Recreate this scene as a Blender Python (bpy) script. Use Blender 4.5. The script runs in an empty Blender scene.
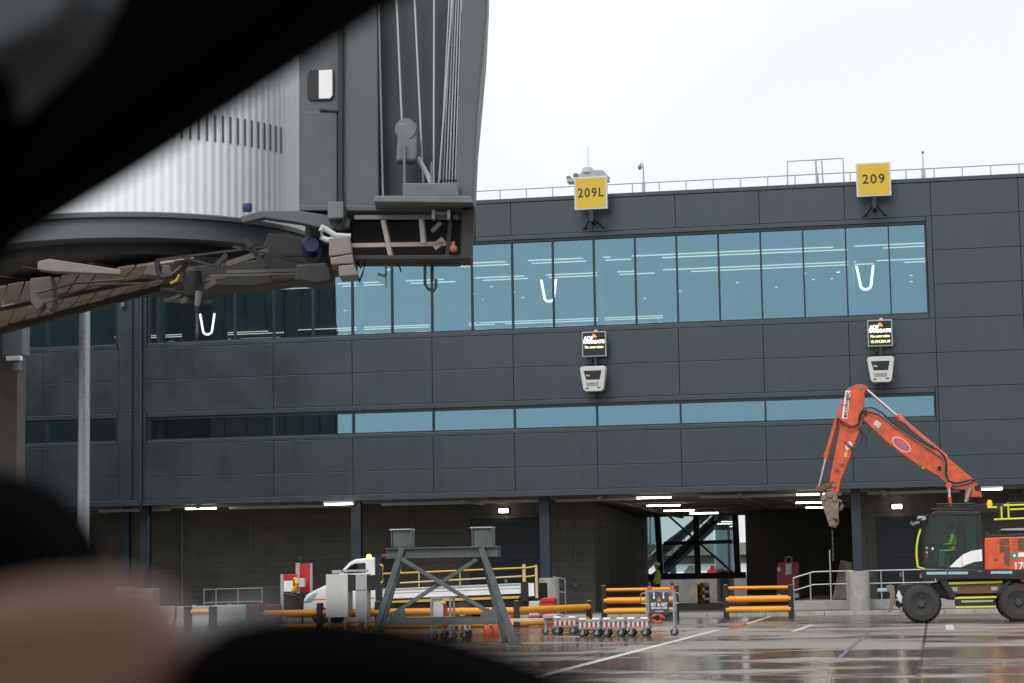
import bpy, bmesh, math, random
from mathutils import Vector, Matrix
random.seed(7)
sc = bpy.context.scene
col = sc.collection
R = math.radians
# ---------------------------------------------------------------- camera
EYE = Vector((0, 0, 1.4)); F = 2136.8
YAW, PITCH, ROLL = R(-10.456), R(6.343), R(-0.971)
fw = Vector((math.sin(YAW)*math.cos(PITCH), math.cos(YAW)*math.cos(PITCH), math.sin(PITCH)))
rt0 = Vector((math.cos(YAW), -math.sin(YAW), 0)); up0 = rt0.cross(fw)
rt = rt0*math.cos(ROLL) + up0*math.sin(ROLL); up = -rt0*math.sin(ROLL) + up0*math.cos(ROLL)
cd = bpy.data.cameras.new('camera'); cam = bpy.data.objects.new('camera', cd); col.objects.link(cam)
m = Matrix((rt, up, -fw)).transposed().to_4x4(); m.translation = EYE; cam.matrix_world = m
cd.lens = 36*F/1024; cd.sensor_width = 36; cd.clip_start = .05; cd.clip_end = 4000
cd.dof.use_dof = True; cd.dof.focus_distance = 68; cd.dof.aperture_fstop = cd.lens/10.0
sc.camera = cam
# survey helpers: a direction through the lens gives a point at a chosen real depth
def ray(x, y): return fw + rt*((x-512)/F) + up*((341.5-y)/F)
def at(x, y, Y): r = ray(x, y); return EYE + r*(Y/r.y)
def gnd(x, y, z=0): r = ray(x, y); return EYE + r*((z-EYE.z)/r.z)
def near(x, y, d): return EYE + ray(x, y).normalized()*d
# ---------------------------------------------------------------- materials
def mat(name, c, rough=.6, metal=0., emit=None, es=0., spec=.5, var=0., scale=3., bump=0., bscale=40., coat=0.):
    m = bpy.data.materials.new(name); m.use_nodes = True; nt = m.node_tree; b = nt.nodes['Principled BSDF']
    b.inputs['Base Color'].default_value = (*c, 1); b.inputs['Roughness'].default_value = rough
    b.inputs['Metallic'].default_value = metal; b.inputs['Specular IOR Level'].default_value = spec
    b.inputs['Coat Weight'].default_value = coat
    if emit: b.inputs['Emission Color'].default_value = (*emit, 1); b.inputs['Emission Strength'].default_value = es
    if var or bump:
        tc = nt.nodes.new('ShaderNodeTexCoord')
        if var:
            n = nt.nodes.new('ShaderNodeTexNoise'); n.inputs['Scale'].default_value = scale; n.inputs['Detail'].default_value = 6
            n.inputs['Roughness'].default_value = .65
            nt.links.new(tc.outputs['Object'], n.inputs['Vector'])
            r = nt.nodes.new('ShaderNodeMapRange'); r.inputs['From Min'].default_value = .3; r.inputs['From Max'].default_value = .7
            r.inputs['To Min'].default_value = 1-var; r.inputs['To Max'].default_value = 1+var
            mx = nt.nodes.new('ShaderNodeMix'); mx.data_type = 'RGBA'; mx.blend_type = 'MULTIPLY'; mx.inputs['Factor'].default_value = 1
            mx.inputs['A'].default_value = (*c, 1)
            nt.links.new(n.outputs['Fac'], r.inputs['Value']); nt.links.new(r.outputs['Result'], mx.inputs['B'])
            nt.links.new(mx.outputs['Result'], b.inputs['Base Color'])
            r2 = nt.nodes.new('ShaderNodeMapRange'); r2.inputs['From Min'].default_value = .3; r2.inputs['From Max'].default_value = .7
            r2.inputs['To Min'].default_value = max(.03, rough-.12); r2.inputs['To Max'].default_value = min(1, rough+.12)
            nt.links.new(n.outputs['Fac'], r2.inputs['Value']); nt.links.new(r2.outputs['Result'], b.inputs['Roughness'])
        if bump:
            n2 = nt.nodes.new('ShaderNodeTexNoise'); n2.inputs['Scale'].default_value = bscale; n2.inputs['Detail'].default_value = 4
            nt.links.new(tc.outputs['Object'], n2.inputs['Vector'])
            bp = nt.nodes.new('ShaderNodeBump'); bp.inputs['Strength'].default_value = bump; bp.inputs['Distance'].default_value = .02
            nt.links.new(n2.outputs['Fac'], bp.inputs['Height']); nt.links.new(bp.outputs['Normal'], b.inputs['Normal'])
    return m
M = {}
M['clad'] = mat('cladding_metal', (.015, .024, .030), .40, 0, var=.10, scale=.35, spec=.95)
M['clad'].node_tree.nodes['Principled BSDF'].inputs['Specular Tint'].default_value = (.80, .92, 1, 1)
M['clad2'] = mat('coping_metal', (.015, .024, .030), .42, 0, var=.08, scale=.5, spec=.95)
M['clad2'].node_tree.nodes['Principled BSDF'].inputs['Specular Tint'].default_value = (.80, .92, 1, 1)
M['joint'] = mat('panel_joint', (.010, .014, .018), .8)
def streaks(m, amt):      # rain streaks: long vertical runs, rougher and slightly paler
    nt = m.node_tree; b = nt.nodes['Principled BSDF']; tc = nt.nodes.new('ShaderNodeTexCoord'); mp = nt.nodes.new('ShaderNodeMapping'); mp.inputs['Scale'].default_value = (3.2, 3.2, .16)
    n = nt.nodes.new('ShaderNodeTexNoise'); n.inputs['Scale'].default_value = 1; n.inputs['Detail'].default_value = 7; n.inputs['Roughness'].default_value = .7
    nt.links.new(tc.outputs['Object'], mp.inputs[0]); nt.links.new(mp.outputs[0], n.inputs['Vector'])
    r = nt.nodes.new('ShaderNodeMapRange'); r.inputs['From Min'].default_value = .35; r.inputs['From Max'].default_value = .7; r.inputs['To Min'].default_value = 1-amt; r.inputs['To Max'].default_value = 1+amt*1.6
    nt.links.new(n.outputs['Fac'], r.inputs['Value'])
    old = b.inputs['Base Color'].links[0].from_socket; mx = nt.nodes.new('ShaderNodeMix'); mx.data_type = 'RGBA'; mx.blend_type = 'MULTIPLY'; mx.inputs['Factor'].default_value = 1
    nt.links.new(old, mx.inputs['A']); nt.links.new(r.outputs['Result'], mx.inputs['B']); nt.links.new(mx.outputs['Result'], b.inputs['Base Color'])
streaks(M['clad'], .16); streaks(M['clad2'], .18)
M['frame'] = mat('window_frame_metal', (.012, .019, .026), .4)
M['navy'] = mat('navy_steel', (.016, .028, .042), .45, var=.15, scale=2)
M['soffit'] = mat('soffit_board', (.30, .29, .27), .7, var=.15, scale=1)
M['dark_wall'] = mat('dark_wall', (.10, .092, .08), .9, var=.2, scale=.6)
M['door'] = mat('door_navy', (.012, .018, .028), .5)
M['roof'] = mat('roof_membrane', (.2, .2, .2), .8)
M['concrete'] = mat('concrete', (.34, .33, .31), .8, var=.22, scale=2.2, bump=.3, bscale=30)
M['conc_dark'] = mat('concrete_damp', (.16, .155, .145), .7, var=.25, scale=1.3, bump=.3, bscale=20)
M['galv'] = mat('galvanised_steel', (.33, .36, .38), .42, .6, var=.25, scale=14)
M['rail'] = mat('rail_steel', (.42, .44, .45), .45, .3)
M['yellow_sign'] = mat('sign_yellow', (.60, .43, .028), .5)
M['white'] = mat('white_paint', (.82, .83, .84), .4, var=.06, scale=3)
M['offwhite'] = mat('offwhite_plastic', (.55, .56, .55), .45, var=.08, scale=5)
M['ltgrey'] = mat('light_grey_paint', (.36, .38, .39), .5, var=.1, scale=4)
M['black'] = mat('black_paint', (.012, .013, .015), .45, var=.2, scale=8)
M['blackp'] = mat('black_plastic', (.002, .002, .0025), 1.0, spec=.02)
M['ink'] = mat('black_lettering', (.02, .02, .02), .6)
M['barrier'] = mat('barrier_amber', (.78, .32, .012), .42, var=.10, scale=5)
M['orange'] = mat('excavator_orange', (.60, .088, .026), .42, var=.30, scale=4.5, coat=.2)
M['rust'] = mat('rusty_steel', (.14, .075, .045), .75, var=.4, scale=9, bump=.4)
M['muddy'] = mat('muddy_steel', (.20, .17, .145), .8, var=.35, scale=9, bump=.5)
M['chrome'] = mat('chrome_rod', (.62, .62, .62), .22, 1.)
M['hose'] = mat('rubber_hose', (.02, .02, .02), .5)
M['tyre'] = mat('tyre_rubber', (.035, .034, .033), .8, var=.35, scale=12, bump=.5, bscale=25)
M['rim'] = mat('rim_grey', (.045, .045, .045), .6, var=.4, scale=8)
M['hivis'] = mat('hivis_yellow', (.50, .80, .05), .7, var=.12, scale=8)
M['hiline'] = mat('hivis_tape', (.62, .68, .03), .45)
M['bluetape'] = mat('blue_reflective_tape', (.30, .48, .55), .4, var=.2, scale=6)
M['trestle'] = mat('trestle_green_grey', (.088, .106, .106), .5, var=.25, scale=5, bump=.2)
M['galvplate'] = mat('worn_plate', (.42, .42, .40), .5, var=.2, scale=5)
M['red'] = mat('red_paint', (.48, .02, .025), .45, var=.1, scale=4)
M['darkred'] = mat('dark_red_paint', (.16, .012, .012), .5, var=.2, scale=4)
M['yel'] = mat('rail_yellow', (.62, .40, .05), .5, var=.15, scale=6)
M['cream'] = mat('cream_rail', (.58, .48, .27), .5, var=.15, scale=6)
M['yhose'] = mat('yellow_plastic', (.75, .42, .02), .4)
M['amber'] = mat('amber_beacon_lens', (.85, .35, .02), .25, emit=(1, .42, .03), es=.5)
M['amber_on'] = mat('lit_amber_beacon', (.9, .4, .1), .25, emit=(1, .36, .10), es=5)
M['orangelens'] = mat('orange_lens', (.32, .08, .04), .4, emit=(1, .25, .05), es=.05)
M['helmet'] = mat('white_helmet', (.75, .75, .75), .35)
M['trousers'] = mat('navy_trousers', (.02, .025, .045), .85)
M['skin'] = mat('skin', (.26, .145, .088), .5, var=.1, scale=18, bump=.15, bscale=60)
M['hair'] = mat('dark_hair', (.02, .014, .01), .6)
M['sleeve'] = mat('black_sleeve', (.012, .012, .014), .9, bump=.4, bscale=300)
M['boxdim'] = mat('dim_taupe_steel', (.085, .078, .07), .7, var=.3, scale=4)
M['bridge_white'] = mat('bridge_slat_white', (.82, .89, .92), .5, var=.08, scale=.8)
M['bridge_grey'] = mat('bridge_panel_grey', (.085, .10, .11), .5, var=.12, scale=1.2)
M['bridge_mid'] = mat('bridge_steel_grey', (.13, .15, .16), .5, var=.2, scale=2)
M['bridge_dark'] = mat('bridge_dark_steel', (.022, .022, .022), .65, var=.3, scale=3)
M['bridge_brown'] = mat('bridge_soffit_brown', (.36, .315, .275), .75, var=.25, scale=2.5, bump=.2)
M['fabric'] = mat('canopy_fabric', (.050, .060, .066), .75, var=.3, scale=2.5)
M['cord'] = mat('pale_cord', (.45, .48, .50), .6)
M['blue'] = mat('blue_fitting', (.008, .03, .10), .4)
M['boxgrey'] = mat('taupe_box', (.20, .175, .155), .6, var=.15, scale=5)
M['lamp'] = mat('lit_tube', (.9, .9, .85), .5, emit=(1, .90, .70), es=14)
M['lamp_c'] = mat('lit_panel_cool', (.9, .9, .9), .5, emit=(1, .97, .86), es=2.2)
M['led'] = mat('led_line', (.9, .9, .85), .5, emit=(1, .93, .74), es=2.3)
M['ulamp'] = mat('u_lamp_tube', (.9, .9, .9), .5, emit=(1, 1, 1), es=7)
M['screen'] = mat('display_screen', (.006, .006, .008), .2)
M['txt_w'] = mat('screen_white', (.9, .9, .9), .5, emit=(1, 1, 1), es=1.1)
M['txt_y'] = mat('screen_yellow', (.9, .9, .5), .5, emit=(.95, 1, .5), es=.9)
M['txt_o'] = mat('screen_orange', (.9, .3, .05), .5, emit=(1, .22, .03), es=1.1)
M['lineW'] = mat('line_white', (.62, .62, .60), .35, var=.25, scale=3)
M['lineR'] = mat('line_red', (.45, .06, .04), .35, var=.3, scale=3)
M['lineB'] = mat('line_blue', (.11, .15, .23), .3, var=.3, scale=2)
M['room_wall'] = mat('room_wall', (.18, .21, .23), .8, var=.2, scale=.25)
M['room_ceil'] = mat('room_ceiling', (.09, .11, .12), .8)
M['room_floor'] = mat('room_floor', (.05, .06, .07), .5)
M['teal'] = mat('teal_column', (.22, .42, .44), .6)
M['trim'] = mat('cab_trim_grey', (.085, .10, .115), .75, bump=.2, bscale=200)
M['timber'] = mat('old_timber', (.13, .12, .095), .85, var=.3, scale=6)
M['board'] = mat('sign_board_slate', (.045, .06, .075), .5)
M['pinkoval'] = mat('oval_pink', (.75, .42, .42), .5)
M['lilac'] = mat('oval_lilac', (.28, .20, .42), .5)
M['green'] = mat('sticker_green', (.03, .25, .14), .5)

def glass_mat(name, tint, refl, fac, rough=.0, wave=.05):
    m = bpy.data.materials.new(name); m.use_nodes = True; nt = m.node_tree; nt.nodes.clear()
    o = nt.nodes.new('ShaderNodeOutputMaterial'); mx = nt.nodes.new('ShaderNodeMixShader')
    t = nt.nodes.new('ShaderNodeBsdfTransparent'); g = nt.nodes.new('ShaderNodeBsdfGlossy')
    t.inputs['Color'].default_value = (*tint, 1); g.inputs['Color'].default_value = (*refl, 1); g.inputs['Roughness'].default_value = rough
    mx.inputs[0].default_value = fac
    nt.links.new(t.outputs[0], mx.inputs[1]); nt.links.new(g.outputs[0], mx.inputs[2]); nt.links.new(mx.outputs[0], o.inputs[0])
    # slight waviness of real float glass
    n = nt.nodes.new('ShaderNodeTexNoise'); n.inputs['Scale'].default_value = .5; tc = nt.nodes.new('ShaderNodeTexCoord')
    bp = nt.nodes.new('ShaderNodeBump'); bp.inputs['Strength'].default_value = wave; bp.inputs['Distance'].default_value = .05
    nt.links.new(tc.outputs['Object'], n.inputs['Vector']); nt.links.new(n.outputs['Fac'], bp.inputs['Height']); nt.links.new(bp.outputs['Normal'], g.inputs['Normal'])
    return m
M['glass'] = glass_mat('solar_glass', (.78, .88, .90), (.25, .44, .53), .49, wave=.06)
M['glass_cab'] = glass_mat('cab_glass', (.68, .76, .72), (.6, .7, .7), .04, wave=0)
M['glass_pass'] = glass_mat('passage_glass', (.78, .88, .88), (.5, .7, .75), .12, wave=0)
M['glass_far'] = glass_mat('far_glass', (.6, .8, .8), (.5, .8, .85), .4)

# block wall
def brick_mat():
    m = mat('blockwork', (.1, .095, .085), .85); nt = m.node_tree; b = nt.nodes['Principled BSDF']
    tc = nt.nodes.new('ShaderNodeTexCoord'); mp = nt.nodes.new('ShaderNodeMapping'); mp.inputs['Rotation'].default_value = (R(90), 0, 0)
    br = nt.nodes.new('ShaderNodeTexBrick'); br.inputs['Scale'].default_value = 1
    br.inputs['Brick Width'].default_value = .88; br.inputs['Row Height'].default_value = .225; br.inputs['Mortar Size'].default_value = .012
    br.inputs['Color1'].default_value = (.125, .117, .105, 1); br.inputs['Color2'].default_value = (.105, .099, .09, 1); br.inputs['Mortar'].default_value = (.078, .073, .066, 1)
    nt.links.new(tc.outputs['Object'], mp.inputs['Vector']); nt.links.new(mp.outputs['Vector'], br.inputs['Vector'])
    n = nt.nodes.new('ShaderNodeTexNoise'); n.inputs['Scale'].default_value = .7; n.inputs['Detail'].default_value = 6
    nt.links.new(tc.outputs['Object'], n.inputs['Vector'])
    r = nt.nodes.new('ShaderNodeMapRange'); r.inputs['To Min'].default_value = .6; r.inputs['To Max'].default_value = 1.4
    nt.links.new(n.outputs['Fac'], r.inputs['Value'])
    mx = nt.nodes.new('ShaderNodeMix'); mx.data_type = 'RGBA'; mx.blend_type = 'MULTIPLY'; mx.inputs['Factor'].default_value = 1
    nt.links.new(br.outputs['Color'], mx.inputs['A']); nt.links.new(r.outputs['Result'], mx.inputs['B']); nt.links.new(mx.outputs['Result'], b.inputs['Base Color'])
    bp = nt.nodes.new('ShaderNodeBump'); bp.inputs['Strength'].default_value = .5; bp.inputs['Distance'].default_value = .01; bp.invert = True
    nt.links.new(br.outputs['Fac'], bp.inputs['Height']); nt.links.new(bp.outputs['Normal'], b.inputs['Normal'])
    return m
M['block'] = brick_mat()

def apron_mat():
    m = bpy.data.materials.new('wet_concrete_apron'); m.use_nodes = True; nt = m.node_tree; b = nt.nodes['Principled BSDF']
    N = nt.nodes.new; L = nt.links.new
    tc = N('ShaderNodeTexCoord')
    def noise(scale, detail, vec=None, rough=.6):
        n = N('ShaderNodeTexNoise'); n.inputs['Scale'].default_value = scale; n.inputs['Detail'].default_value = detail; n.inputs['Roughness'].default_value = rough
        L(vec or tc.outputs['Object'], n.inputs['Vector']); return n.outputs['Fac']
    def rng(v, a, b_, c, d):
        r = N('ShaderNodeMapRange'); r.inputs['From Min'].default_value = a; r.inputs['From Max'].default_value = b_
        r.inputs['To Min'].default_value = c; r.inputs['To Max'].default_value = d; L(v, r.inputs['Value']); return r.outputs['Result']
    def math_(op, a, b_=None):
        q = N('ShaderNodeMath'); q.operation = op
        for i, v in enumerate((a, b_)):
            if v is None: continue
            if isinstance(v, (int, float)): q.inputs[i].default_value = v
            else: L(v, q.inputs[i])
        return q.outputs[0]
    mp = N('ShaderNodeMapping'); mp.inputs['Scale'].default_value = (.6, 1.0, 1); L(tc.outputs['Object'], mp.inputs['Vector'])
    big = noise(.10, 5, mp.outputs[0]); mid = noise(.55, 6, mp.outputs[0]); fine = noise(6, 5)
    # slab grid: joints, and each slab a slightly different tone and dampness
    br = N('ShaderNodeTexBrick'); br.offset = 0; br.inputs['Scale'].default_value = 1
    br.inputs['Brick Width'].default_value = 6; br.inputs['Row Height'].default_value = 6; br.inputs['Mortar Size'].default_value = .035
    br.inputs['Color1'].default_value = (0, 0, 0, 1); br.inputs['Color2'].default_value = (1, 1, 1, 1); br.inputs['Mortar'].default_value = (.5, .5, .5, 1)
    mp2 = N('ShaderNodeMapping'); mp2.inputs['Location'].default_value = APL; mp2.inputs['Rotation'].default_value = (0, 0, APR); L(tc.outputs['Object'], mp2.inputs['Vector']); L(mp2.outputs[0], br.inputs['Vector'])
    slab = N('ShaderNodeSeparateColor'); L(br.outputs['Color'], slab.inputs[0]); sl = slab.outputs[0]
    wetv = math_('ADD', math_('MULTIPLY', big, .55), math_('ADD', math_('MULTIPLY', mid, .45), rng(sl, 0, 1, -.06, .06)))
    wet = rng(wetv, .44, .53, 0, 1)
    cr = N('ShaderNodeMix'); cr.data_type = 'RGBA'; cr.inputs['A'].default_value = (.28, .25, .22, 1); cr.inputs['B'].default_value = (.10, .078, .06, 1); L(wet, cr.inputs['Factor'])
    mul = N('ShaderNodeMix'); mul.data_type = 'RGBA'; mul.blend_type = 'MULTIPLY'; mul.inputs['Factor'].default_value = 1
    tone = math_('MULTIPLY', rng(sl, 0, 1, .8, 1.15), rng(fine, .3, .7, .85, 1.15)); tone = math_('MULTIPLY', tone, rng(br.outputs['Fac'], 0, 1, 1, .35))
    L(cr.outputs['Result'], mul.inputs['A']); L(tone, mul.inputs['B']); L(mul.outputs['Result'], b.inputs['Base Color'])
    rr = math_('ADD', rng(wet, 0, 1, .42, .09), math_('MULTIPLY', fine, .08)); L(rr, b.inputs['Roughness'])
    b.inputs['IOR'].default_value = 1.33
    bp = N('ShaderNodeBump'); bp.inputs['Distance'].default_value = .01
    L(rng(wet, 0, 1, .35, .06), bp.inputs['Strength']); L(noise(14, 4), bp.inputs['Height']); L(bp.outputs['Normal'], b.inputs['Normal'])
    return m
# slab joints follow the one that runs out past the excavator
ga, gb = gnd(925.8, 629.6), gnd(917.8, 683); APR = math.atan2((ga-gb).x, (ga-gb).y)
_c, _s = math.cos(APR), math.sin(APR); APL = (-(_c*ga.x - _s*ga.y), .6, 0)
M['apron'] = apron_mat()

# ---------------------------------------------------------------- geometry helpers
def tag(o, label=None, cat=None, group=None, kind=None):
    if label: o['label'] = label
    if cat: o['category'] = cat
    if group: o['group'] = group
    if kind: o['kind'] = kind
    return o
def thing(name, loc, label, cat, group=None):
    o = bpy.data.objects.new(name, None); o.empty_display_size = .2; col.objects.link(o); o.location = loc
    return tag(o, label, cat, group)
def copy_tree(o, parent=None):
    c = o.copy(); col.objects.link(c); c.parent = parent
    for ch in list(o.children): copy_tree(ch, c)
    return c
WL = {}
def wloc(o):
    v = Vector((0, 0, 0))
    while o is not None: v += o.location; o = o.parent
    return v
class MB:
    def __init__(s): s.bm = bmesh.new()
    def hexa(s, p):  # 8 pts: 4 bottom loop, 4 top loop
        v = [s.bm.verts.new(q) for q in p]
        for f in ((3,2,1,0), (4,5,6,7), (0,1,5,4), (1,2,6,5), (2,3,7,6), (3,0,4,7)):
            s.bm.faces.new([v[i] for i in f])
        return s
    def box(s, x0, x1, y0, y1, z0, z1):
        if x0 > x1: x0, x1 = x1, x0
        if y0 > y1: y0, y1 = y1, y0
        if z0 > z1: z0, z1 = z1, z0
        return s.hexa([(x0,y0,z0), (x1,y0,z0), (x1,y1,z0), (x0,y1,z0), (x0,y0,z1), (x1,y0,z1), (x1,y1,z1), (x0,y1,z1)])
    def bar(s, a, b, w, h=None, upv=Vector((0,0,1))):
        a = Vector(a); b = Vector(b); h = h or w; d = (b-a).normalized()
        if abs(d.dot(upv)) > .98: upv = Vector((0,1,0))
        sd = d.cross(upv).normalized(); u = sd.cross(d)
        pts = []
        for q in (a, b):
            pts += [q - sd*w/2 - u*h/2, q + sd*w/2 - u*h/2, q + sd*w/2 + u*h/2, q - sd*w/2 + u*h/2]
        return s.hexa(pts)
    def tube(s, pts, r, n=8, cap=True):
        pts = [Vector(p) for p in pts]; rs = r if isinstance(r, (list, tuple)) else [r]*len(pts); rings = []
        d0 = (pts[1]-pts[0]).normalized(); ref = Vector((0,0,1)) if abs(d0.z) < .9 else Vector((0,1,0))
        for i, p in enumerate(pts):
            d = (pts[min(i+1, len(pts)-1)] - pts[max(i-1, 0)]).normalized()
            a = d.cross(ref).normalized(); b = a.cross(d)
            rings.append([s.bm.verts.new(p + a*math.cos(2*math.pi*k/n)*rs[i] + b*math.sin(2*math.pi*k/n)*rs[i]) for k in range(n)])
        for i in range(len(rings)-1):
            for k in range(n): s.bm.faces.new((rings[i][k], rings[i][(k+1)%n], rings[i+1][(k+1)%n], rings[i+1][k]))
        if cap: s.bm.faces.new(rings[0][::-1]); s.bm.faces.new(rings[-1])
        return s
    def lathe(s, c, axis, prof, n=24):   # prof: (radius, offset along axis)
        c = Vector(c); ax = Vector(axis).normalized(); ref = Vector((0,0,1)) if abs(ax.z) < .9 else Vector((1,0,0))
        a = ax.cross(ref).normalized(); b = ax.cross(a); rings = []
        for r, o in prof: rings.append([s.bm.verts.new(c + ax*o + (a*math.cos(2*math.pi*k/n) + b*math.sin(2*math.pi*k/n))*max(r, .0005)) for k in range(n)])
        for i in range(len(rings)-1):
            for k in range(n): s.bm.faces.new((rings[i][k], rings[i][(k+1)%n], rings[i+1][(k+1)%n], rings[i+1][k]))
        s.bm.faces.new(rings[0][::-1]); s.bm.faces.new(rings[-1])
        return s
    def prism(s, poly, y0, y1):          # poly: (x, z) outline standing parallel to the facade
        A = [s.bm.verts.new((x, y0, z)) for x, z in poly]; B = [s.bm.verts.new((x, y1, z)) for x, z in poly]; n = len(poly)
        s.bm.faces.new(A); s.bm.faces.new(B[::-1])
        for i in range(n): s.bm.faces.new((A[i], B[i], B[(i+1)%n], A[(i+1)%n]))
        return s
    def prism3(s, pts, d):               # any planar outline extruded along vector d
        pts = [Vector(p) for p in pts]; d = Vector(d)
        A = [s.bm.verts.new(p) for p in pts]; B = [s.bm.verts.new(p+d) for p in pts]; n = len(pts)
        s.bm.faces.new(A); s.bm.faces.new(B[::-1])
        for i in range(n): s.bm.faces.new((A[i], B[i], B[(i+1)%n], A[(i+1)%n]))
        return s
    def quad(s, pts): s.bm.faces.new([s.bm.verts.new(p) for p in pts]); return s
    def build(s, name, m, parent=None, bevel=0, smooth=False, base=None):
        bmesh.ops.recalc_face_normals(s.bm, faces=s.bm.faces)
        off = wloc(parent) if parent is not None else (Vector(base) if base is not None else Vector((0,0,0)))
        bmesh.ops.translate(s.bm, verts=s.bm.verts, vec=-off)
        me = bpy.data.meshes.new(name); s.bm.to_mesh(me); s.bm.free()
        me.materials.append(M[m] if isinstance(m, str) else m)
        if smooth: 
            for p in me.polygons: p.use_smooth = True
            try: me.set_sharp_from_angle(angle=R(38))
            except Exception: pass
        o = bpy.data.objects.new(name, me); col.objects.link(o)
        if parent is not None: o.parent = parent
        elif base is not None: o.location = base
        if bevel:
            b = o.modifiers.new('bevel', 'BEVEL'); b.width = bevel; b.segments = 2; b.limit_method = 'ANGLE'; b.angle_limit = R(35)
        return o
def px(poly, Y): return [(at(x, y, Y).x, at(x, y, Y).z) for x, y in poly]
def P(x, y, Y, dy=0): v = at(x, y, Y); return Vector((v.x, Y+dy, v.z))
def textmesh(name, body, size, loc, m, parent, rotz=0, tilt=0, width=None, align='CENTER', extrude=.004, bold=0, spc=1.):
    cu = bpy.data.curves.new(name, 'FONT'); cu.body = body; cu.size = size; cu.align_x = align; cu.align_y = 'CENTER'; cu.extrude = extrude; cu.offset = bold
    cu.space_line = .95; cu.space_character = spc
    tmp = bpy.data.objects.new('tmp', cu); col.objects.link(tmp); bpy.context.view_layer.update()
    me = bpy.data.meshes.new_from_object(tmp.evaluated_get(bpy.context.evaluated_depsgraph_get()))
    w = max(v.co.x for v in me.vertices) - min(v.co.x for v in me.vertices)
    sx = width/w if width else 1
    mt = Matrix.Translation(Vector(loc) - (wloc(parent) if parent else Vector((0,0,0)))) @ Matrix.Rotation(rotz, 4, 'Z') @ Matrix.Rotation(R(90), 4, 'X') @ Matrix.Rotation(tilt, 4, 'Z') @ Matrix.Diagonal((sx, 1, 1, 1))
    me.transform(mt); me.materials.clear(); me.materials.append(M[m])
    bpy.data.objects.remove(tmp); bpy.data.curves.remove(cu)
    o = bpy.data.objects.new(name, me); col.objects.link(o); o.parent = parent
    return o

def Q(x, y, Y, dy=0): return at(x, y, Y+dy)
# ---------------------------------------------------------------- ground
ZP = .12
tag(MB().quad([(-900,-900,0), (900,-900,0), (900,1500,0), (-900,1500,0)]).build('apron', 'apron'), 'wet concrete apron with puddles', kind='structure')
def line(pts, w, m, name, label):
    g = [gnd(*p) for p in pts]; mb = MB()
    for a, b in zip(g, g[1:]):
        d = (b-a).normalized(); n = Vector((-d.y, d.x, 0))*w/2
        mb.quad([a-n+Vector((0,0,.004)), b-n+Vector((0,0,.004)), b+n+Vector((0,0,.004)), a+n+Vector((0,0,.004))])
    return tag(mb.build(name, m), label, kind='structure')
line([(470, 694), (560, 671), (718, 630)], .16, 'lineW', 'lead_in_line', 'long white painted line across the apron')
line([(730, 629), (747, 624)], .16, 'lineR', 'red_line', 'red painted dash')
line([(745, 624.6), (770, 616.6)], .14, 'lineW', 'white_line', 'white painted dash')
line([(793, 631.5), (812, 625)], .13, 'lineW', 'white_line', 'white painted dash')
line([(949, 624.8), (950.5, 630)], .20, 'lineW', 'white_line', 'white painted dash beside the excavator')
line([(868, 633), (838, 659)], .07, 'lineB', 'blue_line', 'blue painted line')
# pavement under the building, raised by a kerb
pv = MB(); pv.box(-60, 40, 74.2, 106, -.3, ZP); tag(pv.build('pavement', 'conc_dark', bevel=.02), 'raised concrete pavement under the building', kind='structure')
kb = MB()
x = -60
while x < 40: kb.box(x+.006, x+.994, 73.95, 74.2, -.2, ZP+.012); x += 1
tag(kb.build('kerb', 'concrete', bevel=.015), 'pale concrete kerb', kind='structure')
pl = MB(); pl.box(-4.2, 40, 77.0, 98, ZP, .46); pl.box(-4.6, -4.2, 77.4, 98, ZP, .28)
tag(pl.build('loading_platform', 'concrete', bevel=.02), 'raised concrete loading platform', kind='structure')

# ---------------------------------------------------------------- terminal building
YF = 75.5; X0 = -13.903
tb = thing('terminal_building', (-10, YF, 0), 'long dark slate panelled terminal building raised on columns over a dark undercroft', 'building')
zP, zC, zF, zWT, zWB, zS1, zS2, zS3, zLT, zLB, zS4, zS5, zS6, zB = 15.17, 15.02, 13.81, 13.64, 10.38, 10.19, 8.99, 7.79, 7.60, 6.76, 6.59, 5.39, 4.55, 4.33
XL, XR = X0-13*3, X0+11*3
WX0, WX1 = -27.75, .86      # main windows
LX0, LX1 = -37.0, -29.0     # windows of the bay left of the downpipe
XJ = -28.35                 # joint left of the downpipe
cl = MB(); g = .009
def panel(x0, x1, z0, z1, yy=YF):
    if x1-x0 < .05: return
    cl.box(x0+g, x1-g, yy + random.uniform(-.003, .003), yy+.06, z0+g, z1-g)
seams = [X0+3*i for i in range(-13, 12)]
for a, b in zip(seams, seams[1:]):
    segs = [(a, b)]
    if a < XJ < b: pass
    if abs(a-(X0-15)) < .1: segs = [(a, XJ-.03), (XJ+.06, X0-9)]
    elif abs(a-(X0-12)) < .1: continue
    for (p, q) in segs:
        panel(p, q, zF, zC)
        for z0, z1 in ((zS2, zS1), (zS3, zS2), (zS5, zS4), (zS6, zS5)): panel(p, q, z0, z1)
        if p < XJ and q < XJ:   # left bay
            if q <= LX0+.01: 
                panel(p, q, zS1, zF); panel(p, q, zS4, zS3)
        if p > 1.0:
            panel(p, q, 11.39, 12.60); panel(p, q, 12.60, zF); panel(p, q, zS1, 11.39); panel(p, q, zS4, zS3)
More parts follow.
